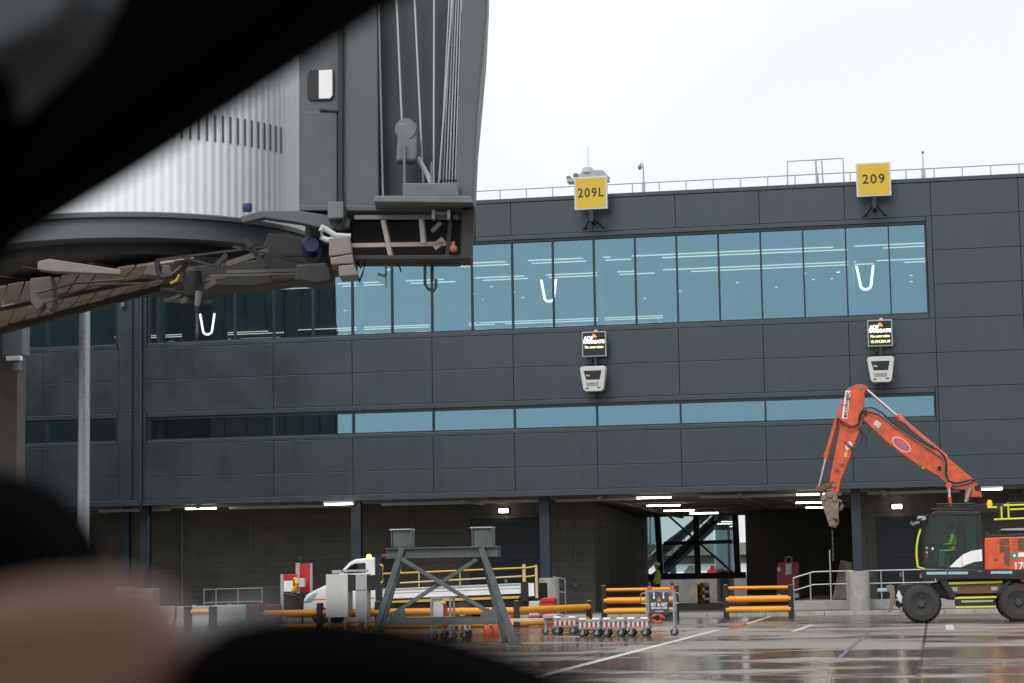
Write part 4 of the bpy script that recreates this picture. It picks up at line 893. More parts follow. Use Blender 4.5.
# oval badge
def oval(cx, cy, a, b_, ang, n=28): return [(cx + a*math.cos(t)*math.cos(ang) - b_*math.sin(t)*math.sin(ang), cy + a*math.cos(t)*math.sin(ang) + b_*math.sin(t)*math.cos(ang)) for t in [2*math.pi*k/n for k in range(n)]]
ep(oval(901.5, 444.5, 11.2, 5.6, R(37)), 'badge', 'pinkoval', YB-.008, YB-.002, bo, 0); ep(oval(901.5, 444.5, 9.6, 4.4, R(37)), 'badge_field', 'orange', YB-.013, YB-.0085, bo, 0)
textmesh('badge_text', 'DONNELL', .16, Q(901.5, 444.5, YE, YB-.016), 'lilac', bo, tilt=R(-36), width=.50, bold=.006)
ep(oval(939.5, 468.2, 2.4, 2.4, 0, 12), 'pin', 'black', YB-.03, YB+.45, bo, 0); ep(oval(977.5, 488, 3, 3, 0, 12), 'pin', 'black', YB-.03, YB+.45, bo, 0); ep(oval(865, 412.6, 2.4, 2.4, 0, 12), 'pin', 'black', YB-.08, YB+.5, bo, 0)
st = ep([(863.4, 384.4), (858, 384), (847.5, 388.5), (841, 404), (836.3, 414.5), (838.6, 421), (840, 428), (837, 442), (830, 477), (829.6, 485), (832, 491), (836.5, 494), (838.3, 492), (840.5, 481), (850, 457), (859.5, 431), (860.5, 426), (863.6, 410), (864.8, 388)], 'stick', 'orange', YB+.04, YB+.38, bev=.02)
for yo in (YB-.03, YB+.39): ep([(863.4, 384.6), (858, 384.2), (847.6, 388.6), (836.9, 414.8), (840, 419.5), (848, 424.6), (853, 426), (858, 423.5), (860.5, 417), (863.4, 408), (864.6, 388)], 'side_plate', 'orange', yo, yo+.04, st, .008)
ep([(845.6, 390.5), (850.8, 390.8), (847, 418.8), (841.8, 418.4)], 'decal', 'white', YB-.04, YB-.031, st, 0)
textmesh('lettering', 'ecologic', .17, Q(846.3, 404.7, YE, YB-.043), 'ink', st, tilt=R(81), width=.74, bold=.004)
ep([(845, 446), (849.5, 441), (852.5, 444), (847, 452)], 'sticker', 'white', YB+.028, YB+.038, st, 0); ep([(844, 452.5), (848, 450), (847, 457), (844, 457)], 'sticker', 'yhose', YB+.028, YB+.038, st, 0)
for q in ((841.5, 463), (836.8, 468.8), (861.8, 387.6), (838, 416.5), (834, 485)): ep(oval(*q, 1.9, 1.9, 0, 12), 'pin', 'muddy', YB-.05, YB+.45, st, 0)
def ecyl(a, b_, c, rb, rr, y, name):
    o = MB().tube([Q(*a, YE, y), Q(*b_, YE, y)], rb, 14).build(name, 'orange', ex, smooth=True); MB().tube([Q(*b_, YE, y), Q(*c, YE, y)], rr, 12).build('piston_rod', 'chrome', o, smooth=True)
    MB().lathe(Q(*c, YE, y), (0,1,0), [(rr*1.9, -.08), (rr*1.9, .08)], 12).build('rod_eye', 'orange', o, smooth=True); return o
ecyl((946, 457.5), (897, 416), (865, 388.3), .075, .042, YB+.2, 'arm_cylinder')
MB().tube([Q(903, 421.5, YE, YB+.2), Q(896.5, 415.5, YE, YB+.2)], .10, 14).build('cylinder_gland', 'orange', ex, smooth=True)
ecyl((837.5, 417.5), (826.2, 456.5), (818.6, 488.5), .065, .038, YB+.2, 'bucket_cylinder')
MB().tube([Q(827.3, 452.5, YE, YB+.2), Q(826, 457.5, YE, YB+.2)], .085, 12).build('cylinder_gland', 'orange', ex, smooth=True)
for dy in (0, 1.0): ecyl((951.5, 512), (949.5, 497), (948.8, 485.5), .05, .045, dy*.5+YB-.1, 'boom_cylinder')
MB().tube([Q(966, 502, YE, YB-.06), Q(970, 488, YE, YB-.06)], .055, 10).build('steel_pipe', 'galv', ex, smooth=True)
for yo in (YB+.02, YB+.34): ep([(816.8, 487.5), (818.8, 486.6), (834, 480.5), (836.5, 484.5), (820, 491.6), (817.4, 490.6)], 'tipping_link', 'rust', yo, yo+.05)
ep([(817.5, 490), (820.5, 489), (825.5, 501), (822.5, 502.5)], 'bucket_link', 'rust', YB+.1, YB+.3)
# quick hitch / coupler with hook
gr = ep([(820.5, 497), (825.5, 492.8), (832, 490.5), (836.5, 495), (838.6, 503), (838.2, 514), (838.6, 523), (834, 527.8), (829.3, 526.5), (826, 516), (822, 505)], 'quick_coupler', 'muddy', YB-.05, YB+.47, bev=.025)
b = MB(); b.tube([Q(838, 500.8, YE, YB+.2), Q(841, 501.5, YE, YB+.2), Q(842.4, 505, YE, YB+.2), Q(841, 509, YE, YB+.2), Q(838.2, 510, YE, YB+.2)], .05, 10); b.build('lug', 'muddy', gr, smooth=True)
b = MB(); b.tube([Q(833.5, 517.5, YE, YB-.1), Q(837, 519, YE, YB-.1), Q(838, 523, YE, YB-.1), Q(835, 527, YE, YB-.1), Q(831.8, 525.5, YE, YB-.1)], .045, 10); b.build('hook', 'rust', gr, smooth=True)
for q in ((830, 495.5), (824, 498), (835, 499)): ep(oval(*q, 2.4, 2.4, 0, 14), 'pin', 'muddy', YB-.1, YB+.52, gr, .01)
b = MB(); z0 = Q(831, 528, YE).z
for k in range(12):
    zc = z0 - k*.075; X = Q(831, 528, YE).x; pts = [(X+(.016*math.cos(a) if k % 2 else 0), YE+YB+.0+(0 if k % 2 else .016*math.cos(a)), zc-.04+.045*math.sin(a)) for a in [math.pi*2*j/8 for j in range(9)]]
    b.tube(pts, .006, 5, cap=False)
b.build('chain', 'bridge_mid', gr)
# hoses
def hose(pts, r, y, m='hose'): MB().tube([Q(x_, y_, YE, y) for x_, y_ in pts], r, 8).build('hydraulic_hose', m, ex, smooth=True)
hose([(858, 425), (859.5, 415), (864, 408), (872, 407.5), (881, 412), (892, 422), (905, 431), (925, 443.5), (938, 449.5), (944.5, 456), (946.5, 464), (946, 474), (948, 480), (954, 483), (962, 482), (971, 479.5), (976, 481)], .025, YB-.05)
hose([(860, 427), (862, 417), (868, 411), (878, 413.5), (893, 425), (925, 446), (942.5, 458), (944.5, 466), (943.8, 476), (947, 483), (955, 485.5), (964, 484), (972, 481)], .025, YB-.04, 'bridge_mid')
hose([(899, 420), (905, 423), (912, 430), (925, 441), (934, 446)], .02, YB+.05, 'bridge_mid')
hose([(859, 428), (862.5, 436), (861, 443), (855, 448), (849, 447), (845, 442)], .02, YB-.05); hose([(861, 430), (866.5, 438), (866, 446), (860, 451.5), (853, 450), (848, 443)], .014, YB-.02)
hose([(838, 419), (842, 424), (850, 428), (858, 425), (862, 416)], .018, YB-.06)
# cab
YC0, YC1 = -.15, .85
shell = MB(); outer = [(925, 568.8), (923.5, 556), (925, 534), (929.5, 517), (933, 512.5), (938, 511), (979.5, 512), (983, 566.8), (983, 569)]
fl = px(outer, YE)
cabn = thing_cab = ep([(925, 569), (924.8, 565.5), (983, 565.5), (983, 569)], 'cab', 'black', YC0, YC1)
ep([(929.5, 515.6), (933, 512.2), (938, 510.6), (980, 511.8), (980.2, 515.2)], 'cab_roof', 'black', YC0-.02, YC1+.02, cabn, .02)
for yo in (YC0, YC1-.06):
    ep([(925, 566), (923.5, 556), (925, 534), (929.5, 515.5), (932.5, 515.5), (928.2, 535), (926.8, 556), (927.8, 566)], 'pillar', 'black', yo, yo+.06, cabn, .008)
    ep([(958.3, 566), (958, 515.5), (963.8, 515.5), (964.2, 566)], 'pillar', 'black', yo, yo+.06, cabn, .008)
    ep([(978.4, 566), (977.6, 515.5), (981, 515.5), (983.2, 566)], 'pillar', 'black', yo, yo+.06, cabn, .008)
    ep([(926.8, 546), (926.8, 544.2), (958, 544.4), (958, 546.2)], 'door_bar', 'black', yo+.005, yo+.055, cabn, 0)
    ep([(928.4, 566), (928, 534), (932, 515.5), (958, 515.5), (958.4, 566)], 'side_glass', 'glass_cab', yo+.025, yo+.032, cabn, 0); ep([(964, 566), (963.9, 515.5), (977.6, 515.5), (978.4, 566)], 'side_glass', 'glass_cab', yo+.026, yo+.033, cabn, 0)
ep([(926, 565.6), (925.4, 556), (926.8, 535), (931.6, 515.6), (931.9, 515.6), (927.1, 535), (925.8, 556), (926.4, 565.6)], 'windscreen', 'glass_cab', YC0+.07, YC1-.07, cabn, 0)
# white swoosh, lower door panel, dark lower front
ep([(949.3, 567.2), (956, 560.5), (963, 554.5), (971, 551), (981.6, 549.4), (982.2, 561), (974, 562), (966, 565), (961.5, 567.3)], 'swoosh_panel', 'white', YC0-.02, YC0-.003, cabn, .004)
ep([(961.7, 566.8), (961.7, 551.8), (962, 551.8), (962, 566.8)], 'panel_gap', 'ink', YC0-.026, YC0-.021, cabn, 0)
ep([(924.6, 566), (923.8, 556), (924.4, 545), (930.5, 545), (933, 556), (938, 566)], 'lower_panel', 'black', YC0-.012, YC0+.0-.001, cabn, 0)
for (q, m_) in (((926.7, 548), 'ltgrey'), ((932.5, 548.7), 'white'), ((926.8, 552.5), 'ltgrey'), ((926.8, 556.4), 'red')): ep([(q[0]-1.2, q[1]), (q[0], q[1]-1.6), (q[0]+1.4, q[1]), (q[0], q[1]+1.6)], 'warning_sticker', m_, YC0-.018, YC0-.013, cabn, 0)
# yellow front guard bow, mirrors
MB().tube([P(920.6, 529, YE, YC0), P(918, 538, YE, YC0), P(916.8, 546, YE, YC0), P(916.6, 556, YE, YC0), P(917.8, 567, YE, YC0), P(924, 569, YE, YC0)], .03, 8).build('front_guard', 'hiline', ex, smooth=True)
MB().tube([P(928, 515, YE, YC0), P(921, 519, YE, YC0-.1), P(916, 520.5, YE, YC0-.15)], .02, 6).build('mirror_arm', 'black', ex)
ep([(917, 519.5), (917.5, 516.2), (925, 516.4), (926.5, 519.5), (922, 520.6)], 'work_light', 'ltgrey', YC0-.1, YC0+.05, bev=.01)
MB().tube([P(912, 521, YE, YC0-.15), P(910.6, 523, YE, YC0-.15), P(912.5, 525, YE, YC0-.15), P(916, 523.5, YE, YC0-.15), P(919.5, 523, YE, YC0-.15)], .045, 8).build('mirror', 'bridge_mid', ex, smooth=True)
# seat, console, operator
ep([(950, 566), (951, 553), (958, 552), (962, 535), (966, 533), (967, 550), (966, 566)], 'seat', 'black', .1, .6, bev=.03)
ep([(938, 566), (939, 553), (942, 550), (945, 553), (944, 566)], 'console', 'bridge_mid', .0, .2, bev=.02)
sv = P(954, 555, YE, .38); op = figure(Vector((sv.x, sv.y, sv.z)), R(-90), 'person in yellow hi-vis sitting at the controls inside the excavator cab', seated=True, scale=.86, helmet='darkred')
# roof guard stack and rails
ep([(930, 510.2), (934, 508.3), (972, 507.8), (975, 511.2), (938, 510.4)], 'roof_guard', 'black', YC0+.02, YC1-.02, bev=.01)
b = MB()
for k in range(6): y = YC0+.05+k*.15; b.bar(P(937, 506.8, YE, y), P(974, 506.3, YE, y), .05, .05)
for k in range(5): x_ = 938+k*8.8; b.bar(P(x_, 505.4, YE, YC0+.03), P(x_, 505.2, YE, YC1-.05), .06, .04)
b.build('roof_grille', 'black', ex)
ep([(936, 505.2), (936, 503.6), (975, 503.0), (975, 504.8)], 'roof_bar', 'black', YC0, YC0+.06)
ep([(968, 512), (969, 504), (1006, 503.5), (1006, 512)], 'engine_mast', 'black', 1.0, 1.4)
bc = P(990, 505, YE, .3); MB().lathe(bc, (0,0,1), [(.07, -.03), (.08, .04), (.06, .13), (.03, .15)], 14).build('beacon', 'amber', ex, smooth=True); MB().tube([bc - Vector((0,0,.03)), P(990, 512, YE, .3)], .03, 8).build('beacon_stem', 'black', ex)
# upper house
hs = ep([(984.5, 570), (984.2, 538), (1098, 534), (1104, 540), (1104, 566), (1095, 570.5)], 'house', 'orange', -.15, 2.3, bev=.03)
ep([(999.5, 545), (999.2, 538.6), (1009, 538.4), (1009.2, 545)], 'vent', 'rust', -.158, -.151, hs, 0); ep([(999.5, 552.5), (999.5, 546), (1005, 546), (1005, 552.4)], 'vent', 'rust', -.158, -.151, hs, 0)
ep([(1004.2, 565), (1004, 547), (1009.4, 546.8), (1009.6, 565)], 'vent', 'rust', -.162, -.1585, hs, 0); ep([(1017.5, 550), (1017.5, 538.6), (1060, 537.2), (1060, 550)], 'vent', 'rust', -.158, -.151, hs, 0)
ep([(1010.8, 559), (1010.6, 552.8), (1017.4, 552.6), (1017.6, 558.8)], 'sticker', 'green', -.158, -.151, hs, 0); ep([(1013, 557), (1013, 554.5), (1015.4, 554.5), (1015.4, 557)], 'sticker', 'white', -.164, -.159, hs, 0)
ep([(1018, 557), (1018, 552.6), (1048, 551.4), (1048, 556)], 'decal', 'white', -.158, -.151, hs, 0)
ep([(994, 561), (993, 559), (996, 557.8), (997.5, 560)], 'latch', 'rust', -.17, -.151, hs, 0)
textmesh('lettering', '170W', .26, P(1026, 566, YE, -.156), 'white', hs, width=.66, bold=.008)
ep([(984, 537.8), (984.5, 533), (989, 532.5), (990, 535), (1060, 532.5), (1060, 535.6)], 'house_deck', 'black', -.12, 2.2)
ep([(1000, 531), (1001.5, 528.5), (1070, 526), (1070, 531)], 'engine_hood', 'ltgrey', .4, 2.0, bev=.04)
ep([(921, 578), (920.5, 569.4), (1097, 571), (1097, 577), (1060, 580)], 'turntable_deck', 'black', -.2, 2.35)
ep([(926.5, 574.6), (926.4, 571.8), (947, 571.7), (947, 574.5)], 'reflective_strip', 'bluetape', -.208, -.201, None, 0); ep([(948.2, 574.4), (948.2, 571.6), (967.8, 571.6), (967.8, 574.2)], 'reflective_strip', 'bluetape', -.208, -.201, None, 0); ep([(990.5, 573.8), (990.5, 571.2), (1012, 571), (1012, 573.6)], 'reflective_strip', 'bluetape', -.208, -.201, None, 0)
ep([(977.5, 572), (977.5, 570.6), (981.5, 570.6), (981.5, 572)], 'marker_light', 'orangelens', -.21, -.15, None, 0); ep([(919.8, 578), (919.6, 573.6), (921.8, 573.6), (922, 578)], 'marker_light', 'orangelens', -.23, -.15, None, 0)
ep([(1013, 574), (1018, 570.8), (1110, 570), (1108, 582), (1022, 582)], 'counterweight', 'orange', -.14, 2.25, bev=.03)
# yellow hand rails
for pts in ([(1003.5, 505.5), (1060, 503.5)], [(1010, 509.6), (1060, 507.5)], [(994, 519.6), (1013, 518.8), (1060, 516.8)], [(1001.3, 506.5), (1001.8, 518.8)], [(1008, 503.5), (1008.8, 517.8)], [(987.5, 507.5), (997, 507.3)], [(1040, 504), (1040.6, 535)]):
    pts = [(x_, y_) for x_, y_ in pts]; MB().tube([P(*q, YE, .0) for q in pts], .026, 8).build('hand_rail', 'hiline', ex, smooth=True)
MB().tube([P(1000, 535, YE, .05), P(1000, 506, YE, .05), P(1008, 503, YE, .05), P(1062, 502, YE, .05), P(1062, 534, YE, .05)], .025, 8).build('rail_frame', 'black', ex, smooth=True)
# undercarriage
ep([(930, 594), (931, 584), (945, 580), (1048, 578), (1060, 584), (1060, 596), (1040, 600), (948, 600)], 'chassis', 'black', .35, 1.95, bev=.03)
ep([(960, 579), (960, 576), (1005, 575.5), (1005, 578.5)], 'slew_ring', 'bridge_dark', .3, 2.0, bev=.02)
ep([(948, 594), (947, 584.5), (1003, 582.4), (1002, 593)], 'tool_box', 'rust', .0, .34); ep([(946.8, 584.5), (946.8, 582.2), (1002.2, 580.8), (1002.2, 583)], 'step_edge', 'hiline', -.06, .3, None, 0)
ep([(951, 592), (950.5, 587.8), (957.2, 587.3), (957.8, 591.6)], 'step_lamp', 'galv', -.01, .05); ep([(991, 591), (990.6, 587), (997.5, 586.6), (998, 590.4)], 'step_lamp', 'galv', -.01, .05)
ep([(954.6, 599), (954.6, 596.9), (996.4, 596), (996.4, 597.8)], 'step_edge', 'hiline', -.1, .3, None, 0); ep([(956, 608), (956, 606.2), (995.3, 605.6), (995.3, 607.3)], 'step_edge', 'hiline', -.1, .3, None, 0)
ep([(955, 606), (955, 599.2), (995.6, 598.2), (995.6, 605.4)], 'ladder_panel', 'black', -.06, .25); ep([(962, 602.6), (960.5, 600.4), (993, 599.8), (993, 601.6)], 'decal', 'ltgrey', -.07, -.061, None, 0)
ep([(939, 580), (946, 579), (954, 592), (958, 598), (950, 598)], 'fender', 'black', -.1, .4); ep([(996, 598), (1000, 588), (1008, 580), (1012, 580), (1003, 592)], 'fender', 'black', -.1, .4)
for cx, cy in ((921.6, 605), (1018.6, 604)):
    for yo in (.12, 2.1):
        c = P(cx, cy, YE, yo); c.z = .535; r = .535
        prof = [(r*.55, -.24), (r*.60, -.26), (r*.86, -.25), (r*.96, -.20), (r, -.12), (r, .12), (r*.96, .20), (r*.86, .25), (r*.60, .26), (r*.55, .24)]
        w = MB().lathe(c, (0,1,0), prof, 40)
        for k in range(26):   # tread lugs
            a = 2*math.pi*k/26
            for s_ in (-1, 1):
                a2 = a + s_*.06; q = c + Vector((math.cos(a2)*(r-.005), s_*.12, math.sin(a2)*(r-.005))); d = Vector((math.cos(a2), 0, math.sin(a2))); tn = Vector((-math.sin(a2), 0, math.cos(a2)))
                w.bar(q - Vector((0,.09,0)) - tn*.02*s_, q + Vector((0,.09,0)) + tn*.02*s_, .05, .03, d)
        wo = w.build('wheel', 'tyre', ex, smooth=True)
        MB().lathe(c, (0,1,0), [(r*.16, -.30), (r*.20, -.27), (r*.22, -.19), (r*.46, -.13), (r*.50, -.22), (r*.56, -.235), (r*.56, .2)], 28).build('rim', 'rim', wo, smooth=True)
        for k in range(8):
            a = 2*math.pi*k/8; MB().lathe(c + Vector((math.cos(a)*r*.3, -.18, math.sin(a)*r*.3)), (0,1,0), [(.02, -.03), (.02, .02)], 6).build('wheel_nut', 'rim', wo)
# dozer blade with its struts
ep([(886, 586), (889.5, 585), (894, 586.5), (895.2, 594), (894.5, 604), (891, 612), (887.5, 612.6), (889.5, 603), (889.8, 594)], 'dozer_blade', 'muddy', .15, 2.1, bev=.01)
ep([(895, 606), (896, 600), (905, 606), (918, 607), (918, 611), (903, 611.5)], 'blade_arm', 'black', .45, .7); ep([(896, 596), (898.6, 590), (904, 600), (901, 604)], 'blade_bracket', 'white', .3, .5)
ep([(894.5, 592), (899, 585), (913, 584), (925, 588), (925, 594), (905, 598)], 'front_frame', 'black', .4, 1.8)
ep([(877, 592), (877.5, 588.5), (888, 588), (889, 591.6)], 'tow_light', 'bluetape', .3, .6); ep([(899, 614), (900, 608), (906, 607), (908, 611)], 'blade_pin', 'galv', .3, .45)

# ---------------------------------------------------------------- beyond the passage: far apron side
fb = thing('far_stairway', (-11, 112, 0), 'covered outside stair rising behind the braced steel frame at the passage end', 'stairway')
def fpoly(poly, name, m, y0=0, y1=1.4, Yx=110): return MB().prism(px(poly, Yx), Yx+y0, Yx+y1).build(name, m, fb)
fpoly([(640, 566), (666, 541), (712, 506), (712, 512), (668, 550), (640, 574)], 'stringer', 'bridge_mid'); fpoly([(655, 577), (716, 522), (716, 528), (664, 577)], 'stringer', 'bridge_mid', .0, .2)
fpoly([(640, 585), (666, 560), (716, 512), (716, 520), (668, 568), (648, 590)], 'underside', 'bridge_dark', .2, 1.3)
for k in range(9): x_ = 660+k*6; y_ = 566-k*5.2; fpoly([(x_, y_), (x_+.7, y_), (x_+.7, y_-10), (x_, y_-10)], 'baluster', 'ltgrey', 0, .06)
fpoly([(664, 544.5), (716, 499.5), (716, 501), (664, 546)], 'hand_rail', 'offwhite', -.05, .05)
fpoly([(645, 556), (645, 512), (655.5, 512), (655.5, 548)], 'side_glazing', 'glass_far', 0, .05); fpoly([(649.5, 560), (649.5, 512), (651, 512), (651, 560)], 'mullion', 'ltgrey', -.05, -.01); fpoly([(645, 556), (656, 547), (656, 549), (645, 558)], 'mullion', 'ltgrey', -.05, -.01)
fp2 = thing('far_pillar', (P(722, 560, 107).x, 107, 0), 'thick round grey concrete pillar behind the right bay of the braced frame', 'pillar')
c = P(725, 560, 107); MB().tube([(c.x, 107, 0), (c.x, 107, 8)], .45, 24).build('shaft', 'conc_dark', fp2, smooth=True)
# distant white building and orange and red equipment line
dv = thing('distant_terminal', (0, 400, 0), 'long pale distant building seen through the braced frame', 'building')
MB().box(-100, -20, 400, 420, 0, 1.5).build('wall', 'conc_dark', dv); MB().box(-100, -20, 400, 420, 1.5, 3.6).build('window_band', 'white', dv); MB().box(-100, -20, 400, 420, 3.6, 5.2).build('wall', 'conc_dark', dv); MB().box(-100, -20, 398, 422, 5.2, 7.4).build('roof', 'roof', dv)
for k, (xx, w_, m_, nm) in enumerate(((672, 5, 'bridge_dark', 'dark'), (689, 10, 'bridge_mid', 'grey'), (712, 10, 'red', 'left red'), (731, 12, 'orange', 'right orange'))):
    YY = 150+4*k; c = gnd(xx, 590) ; X = at(xx, 575, YY).x; wd = w_*YY/F
    t = thing('baggage_tug', (X, YY, 0), 'small %s ground vehicle far off through the braced frame' % nm, 'ground vehicle', 'ground vehicles seen through the passage')
    MB().prism([(X-wd/2, .3), (X-wd/2, 1.8), (X-wd*.2, 1.9), (X-wd*.1, 2.15), (X+wd*.35, 2.2), (X+wd/2, 1.9), (X+wd/2, .3)], YY, YY+1.4).build('body', m_, t, bevel=.06)
    for dx in (-.3, .3): MB().lathe((X+wd*dx, YY, .28), (0,1,0), [(.2, -.1), (.28, -.08), (.28, .1)], 14).build('wheel', 'tyre', t, smooth=True)

# ---------------------------------------------------------------- lamp post and bridge support
v = P(84, 420, 36)
lp = thing('lamp_post', (v.x, 36, 0), 'tall thick galvanised post rising past the underside of the jet bridge tunnel', 'post')
MB().tube([(v.x, 36, 0), (v.x, 36, 6.5)], [.115, .100], 24).build('pole', 'galv', lp, smooth=True)
MB().lathe((v.x, 36, 0), (0,0,1), [(.22, 0), (.22, .03), (.13, .05), (.12, .2)], 20).build('base_flange', 'galv', lp, smooth=True)

# ---------------------------------------------------------------- jet bridge
jb = thing('jet_bridge', (P(140, 200, 27).x, 27, 0), 'passenger boarding bridge with white slatted round cab, dark canopy end and brown underside', 'jet bridge')
CX, CY, RC = P(140, 212, 27).x, 27.0, 2.35
zc0 = at(140, 212, 24.7).z
rw = MB(); n = 270; inner = []
prev = None; ringb = []; ringt = []
for k in range(n*2):
    a = 2*math.pi*k/(n*2); r = RC + (.0 if (k % 4) < 2 else -.006)
    p = (CX+math.cos(a)*r, CY+math.sin(a)*r); ringb.append(rw.bm.verts.new((*p, zc0))); ringt.append(rw.bm.verts.new((*p, zc0+3.3)))
for k in range(n*2): j = (k+1) % (n*2); rw.bm.faces.new((ringb[k], ringb[j], ringt[j], ringt[k]))
rw.bm.faces.new(ringt)
rwo = rw.build('slatted_wall', 'bridge_white', jb)
sl = MB()
for k in range(n*2):
    if k % 4 != 2: continue
    a = 2*math.pi*(k+.5)/(n*2)
    if not (R(268) < a < R(343)): continue
    c = Vector((CX+math.cos(a)*(RC-.006), CY+math.sin(a)*(RC-.006), 0)); zt = zc0+1.38 + (.0 if a > R(282) else .0)
    d = Vector((-math.sin(a), math.cos(a), 0)); nrm = Vector((math.cos(a), math.sin(a), 0))
    z0_ = zc0 + .96; z1_ = zc0+1.30
    sl.hexa([c-d*.014-nrm*.03+Vector((0,0,z0_)), c+d*.014-nrm*.03+Vector((0,0,z0_)), c+d*.014+nrm*.008+Vector((0,0,z0_)), c-d*.014+nrm*.008+Vector((0,0,z0_)),
             c-d*.014-nrm*.03+Vector((0,0,z1_)), c+d*.014-nrm*.03+Vector((0,0,z1_)), c+d*.014+nrm*.008+Vector((0,0,z1_)), c-d*.014+nrm*.008+Vector((0,0,z1_))])
sl.build('vision_slots', 'bridge_mid', rwo)
rg = MB()
rg.lathe((CX, CY, zc0), (0,0,1), [(RC+.02, .02), (RC+.06, 0), (RC+.06, -.05), (RC+.0, -.06), (RC, -.24), (RC+.07, -.25), (RC+.07, -.31), (RC-.25, -.32)], 96); rg.build('cab_ring', 'bridge_grey', jb, smooth=True)
rg = MB(); rg.lathe((CX, CY, zc0-.32), (0,0,1), [(RC-.3, 0), (RC-.3, -.14), (RC-.8, -.15)], 72); rg.build('slew_ring', 'bridge_dark', jb, smooth=True)
ub = MB(); zu = zc0-.42
for k in (-2, 0, 2): ub.bar((CX+k*.45-1.0, CY-1.5, zu), (CX+k*.45+.2, CY+1.5, zu), .09, .14)
for k in (1,): ub.bar((CX-1.8, CY+k*.9-.3, zu-.02), (CX+1.4, CY+k*.9+.1, zu-.02), .10, .14)
ub.build('underframe', 'bridge_mid', jb)
# canopy end: grey box, dark bellows, cords
YA = 24.3
NJ = ray(480, 585); NJ.z = 0; NJ.normalize(); DJ = 24.75
def PJ(x, y, dy=0):      # the bridge head stands square to its own axis
    r = ray(x, y); return EYE + r*(DJ/r.dot(NJ)) + NJ*dy
def jp(poly, name, m, y0, y1, par=None, bev=.012): return MB().prism3([PJ(x_, y_, y0) for x_, y_ in poly], NJ*(y1-y0)).build(name, m, par or jb, bevel=bev)
jp([(299, 208), (299, -40), (344, -40), (344, 208)], 'end_panel', 'bridge_grey', 0, 2.6)
jp([(302.5, 206), (302.5, 112), (337.5, 112), (337.5, 206)], 'door_leaf', 'bridge_grey', -.03, -.002)
jp([(343.5, 207), (343.5, -40), (377, -40), (379, 206)], 'side_panel', 'bridge_grey', -.06, 2.6)
jp([(341.6, 206), (341.6, -40), (343.2, -40), (343.2, 206)], 'corner_strip', 'bridge_mid', -.10, -.061, None, 0)
wn = jp([(310, 101), (307.5, 97), (307.5, 76), (310, 70), (333, 70), (334.5, 74), (334.5, 96), (331, 101)], 'window', 'black', -.02, -.001, None, .008)
jp([(319, 99.2), (319, 71), (332, 70), (332.6, 72), (332.6, 96), (330, 99)], 'pane', 'white', -.03, -.021, wn, .004)
jp([(320, 109), (320, 111.5), (338, 113), (338, 111)], 'handle', 'black', -.05, -.001, None, .004)
jp([(377, 206), (376, -40), (460, -40), (452, 206)], 'canopy_bellows', 'fabric', .25, 2.6)
jp([(455, 206), (464, -40), (490, -40), (487, 20), (478, 120), (474, 208)], 'canopy_hood', 'bridge_grey', -.3, 2.4, None, .03)
cords = [((378, -10), (383, 208)), ((396, -10), (402.5, 140)), ((414, -10), (424, 200)), ((434, -10), (433.5, 195)), ((453, -10), (438, 190))] + [((466-2.4*k, -10), (461-3.1*k, 192)) for k in range(8)]
for k, (a, c) in enumerate(cords):
    MB().tube([PJ(*a, .05+.01*k), PJ(*c, .05+.01*k)], .012 if k < 5 else .010, 6).build('cord', 'cord', jb)
fl_ = jp([(397, 166), (399, 128), (407, 127), (418, 128), (418, 160), (416, 166)], 'floodlight_body', 'bridge_mid', -.3, -.05, None, .03)
MB().lathe(PJ(408, 134, -.2), (0,1,0), [(.125, -.1), (.125, .1)], 20).build('floodlight_lens', 'bridge_mid', fl_, smooth=True)
MB().tube([PJ(418, 160, -.15), PJ(427, 175, -.1), PJ(432, 187, -.1)], .03, 8).build('bracket_arm', 'cord', jb, smooth=True)
jp([(404, 203), (404, 190), (459, 190), (459, 203)], 'sill_box', 'bridge_mid', -.45, .2); jp([(376, 210), (377, 204), (470, 204), (474, 211)], 'sill', 'bridge_mid', -.55, .25, None, .01)
jp([(404, 190), (404, 150), (406.5, 150), (406.5, 190)], 'sill_post', 'bridge_mid', -.35, -.3, None, 0); jp([(431, 190), (431, 168), (433, 168), (433, 190)], 'sill_post', 'bridge_mid', -.35, -.3, None, 0)
MB().tube([PJ(440, 190, -.2), PJ(441, 185, -.3), PJ(456, 185, -.3), PJ(457, 190, -.2)], .014, 6).build('cable_loop', 'black', jb, smooth=True)
# dark underframe below the canopy end
jp([(300, 212), (300, 206), (476, 207), (476, 213)], 'floor_edge', 'bridge_grey', -.1, 2.4)
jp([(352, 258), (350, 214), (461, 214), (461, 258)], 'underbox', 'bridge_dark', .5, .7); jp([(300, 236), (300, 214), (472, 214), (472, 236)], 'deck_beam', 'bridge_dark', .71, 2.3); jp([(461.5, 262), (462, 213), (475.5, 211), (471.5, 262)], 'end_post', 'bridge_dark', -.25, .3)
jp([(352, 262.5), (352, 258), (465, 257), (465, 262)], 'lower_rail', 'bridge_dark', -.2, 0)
for (a, c, w_, m_) in (((355, 219), (458, 219), .03, 'bridge_mid'), ((352, 247), (455, 245), .03, 'bridge_brown'), ((384, 222), (392, 261), .05, 'bridge_brown'), ((422, 221), (424, 245), .06, 'ltgrey'), ((434, 249), (444, 241), .05, 'bridge_brown'), ((432, 233), (441, 224), .03, 'bridge_mid'), ((448, 260), (452, 214), .06, 'bridge_dark'), ((464, 262), (466, 214), .06, 'rust'), ((432, 217), (452, 217), .05, 'ltgrey')):
    MB().bar(PJ(*a, -.1), PJ(*c, -.1), .05, w_*1.6).build('brace', m_, jb)
for xq in (434, 449): jp([(xq-1.5, 223), (xq-1.5, 214), (xq+1.5, 214), (xq+1.5, 223)], 'clamp', 'ltgrey', -.3, -.15, None, .004)
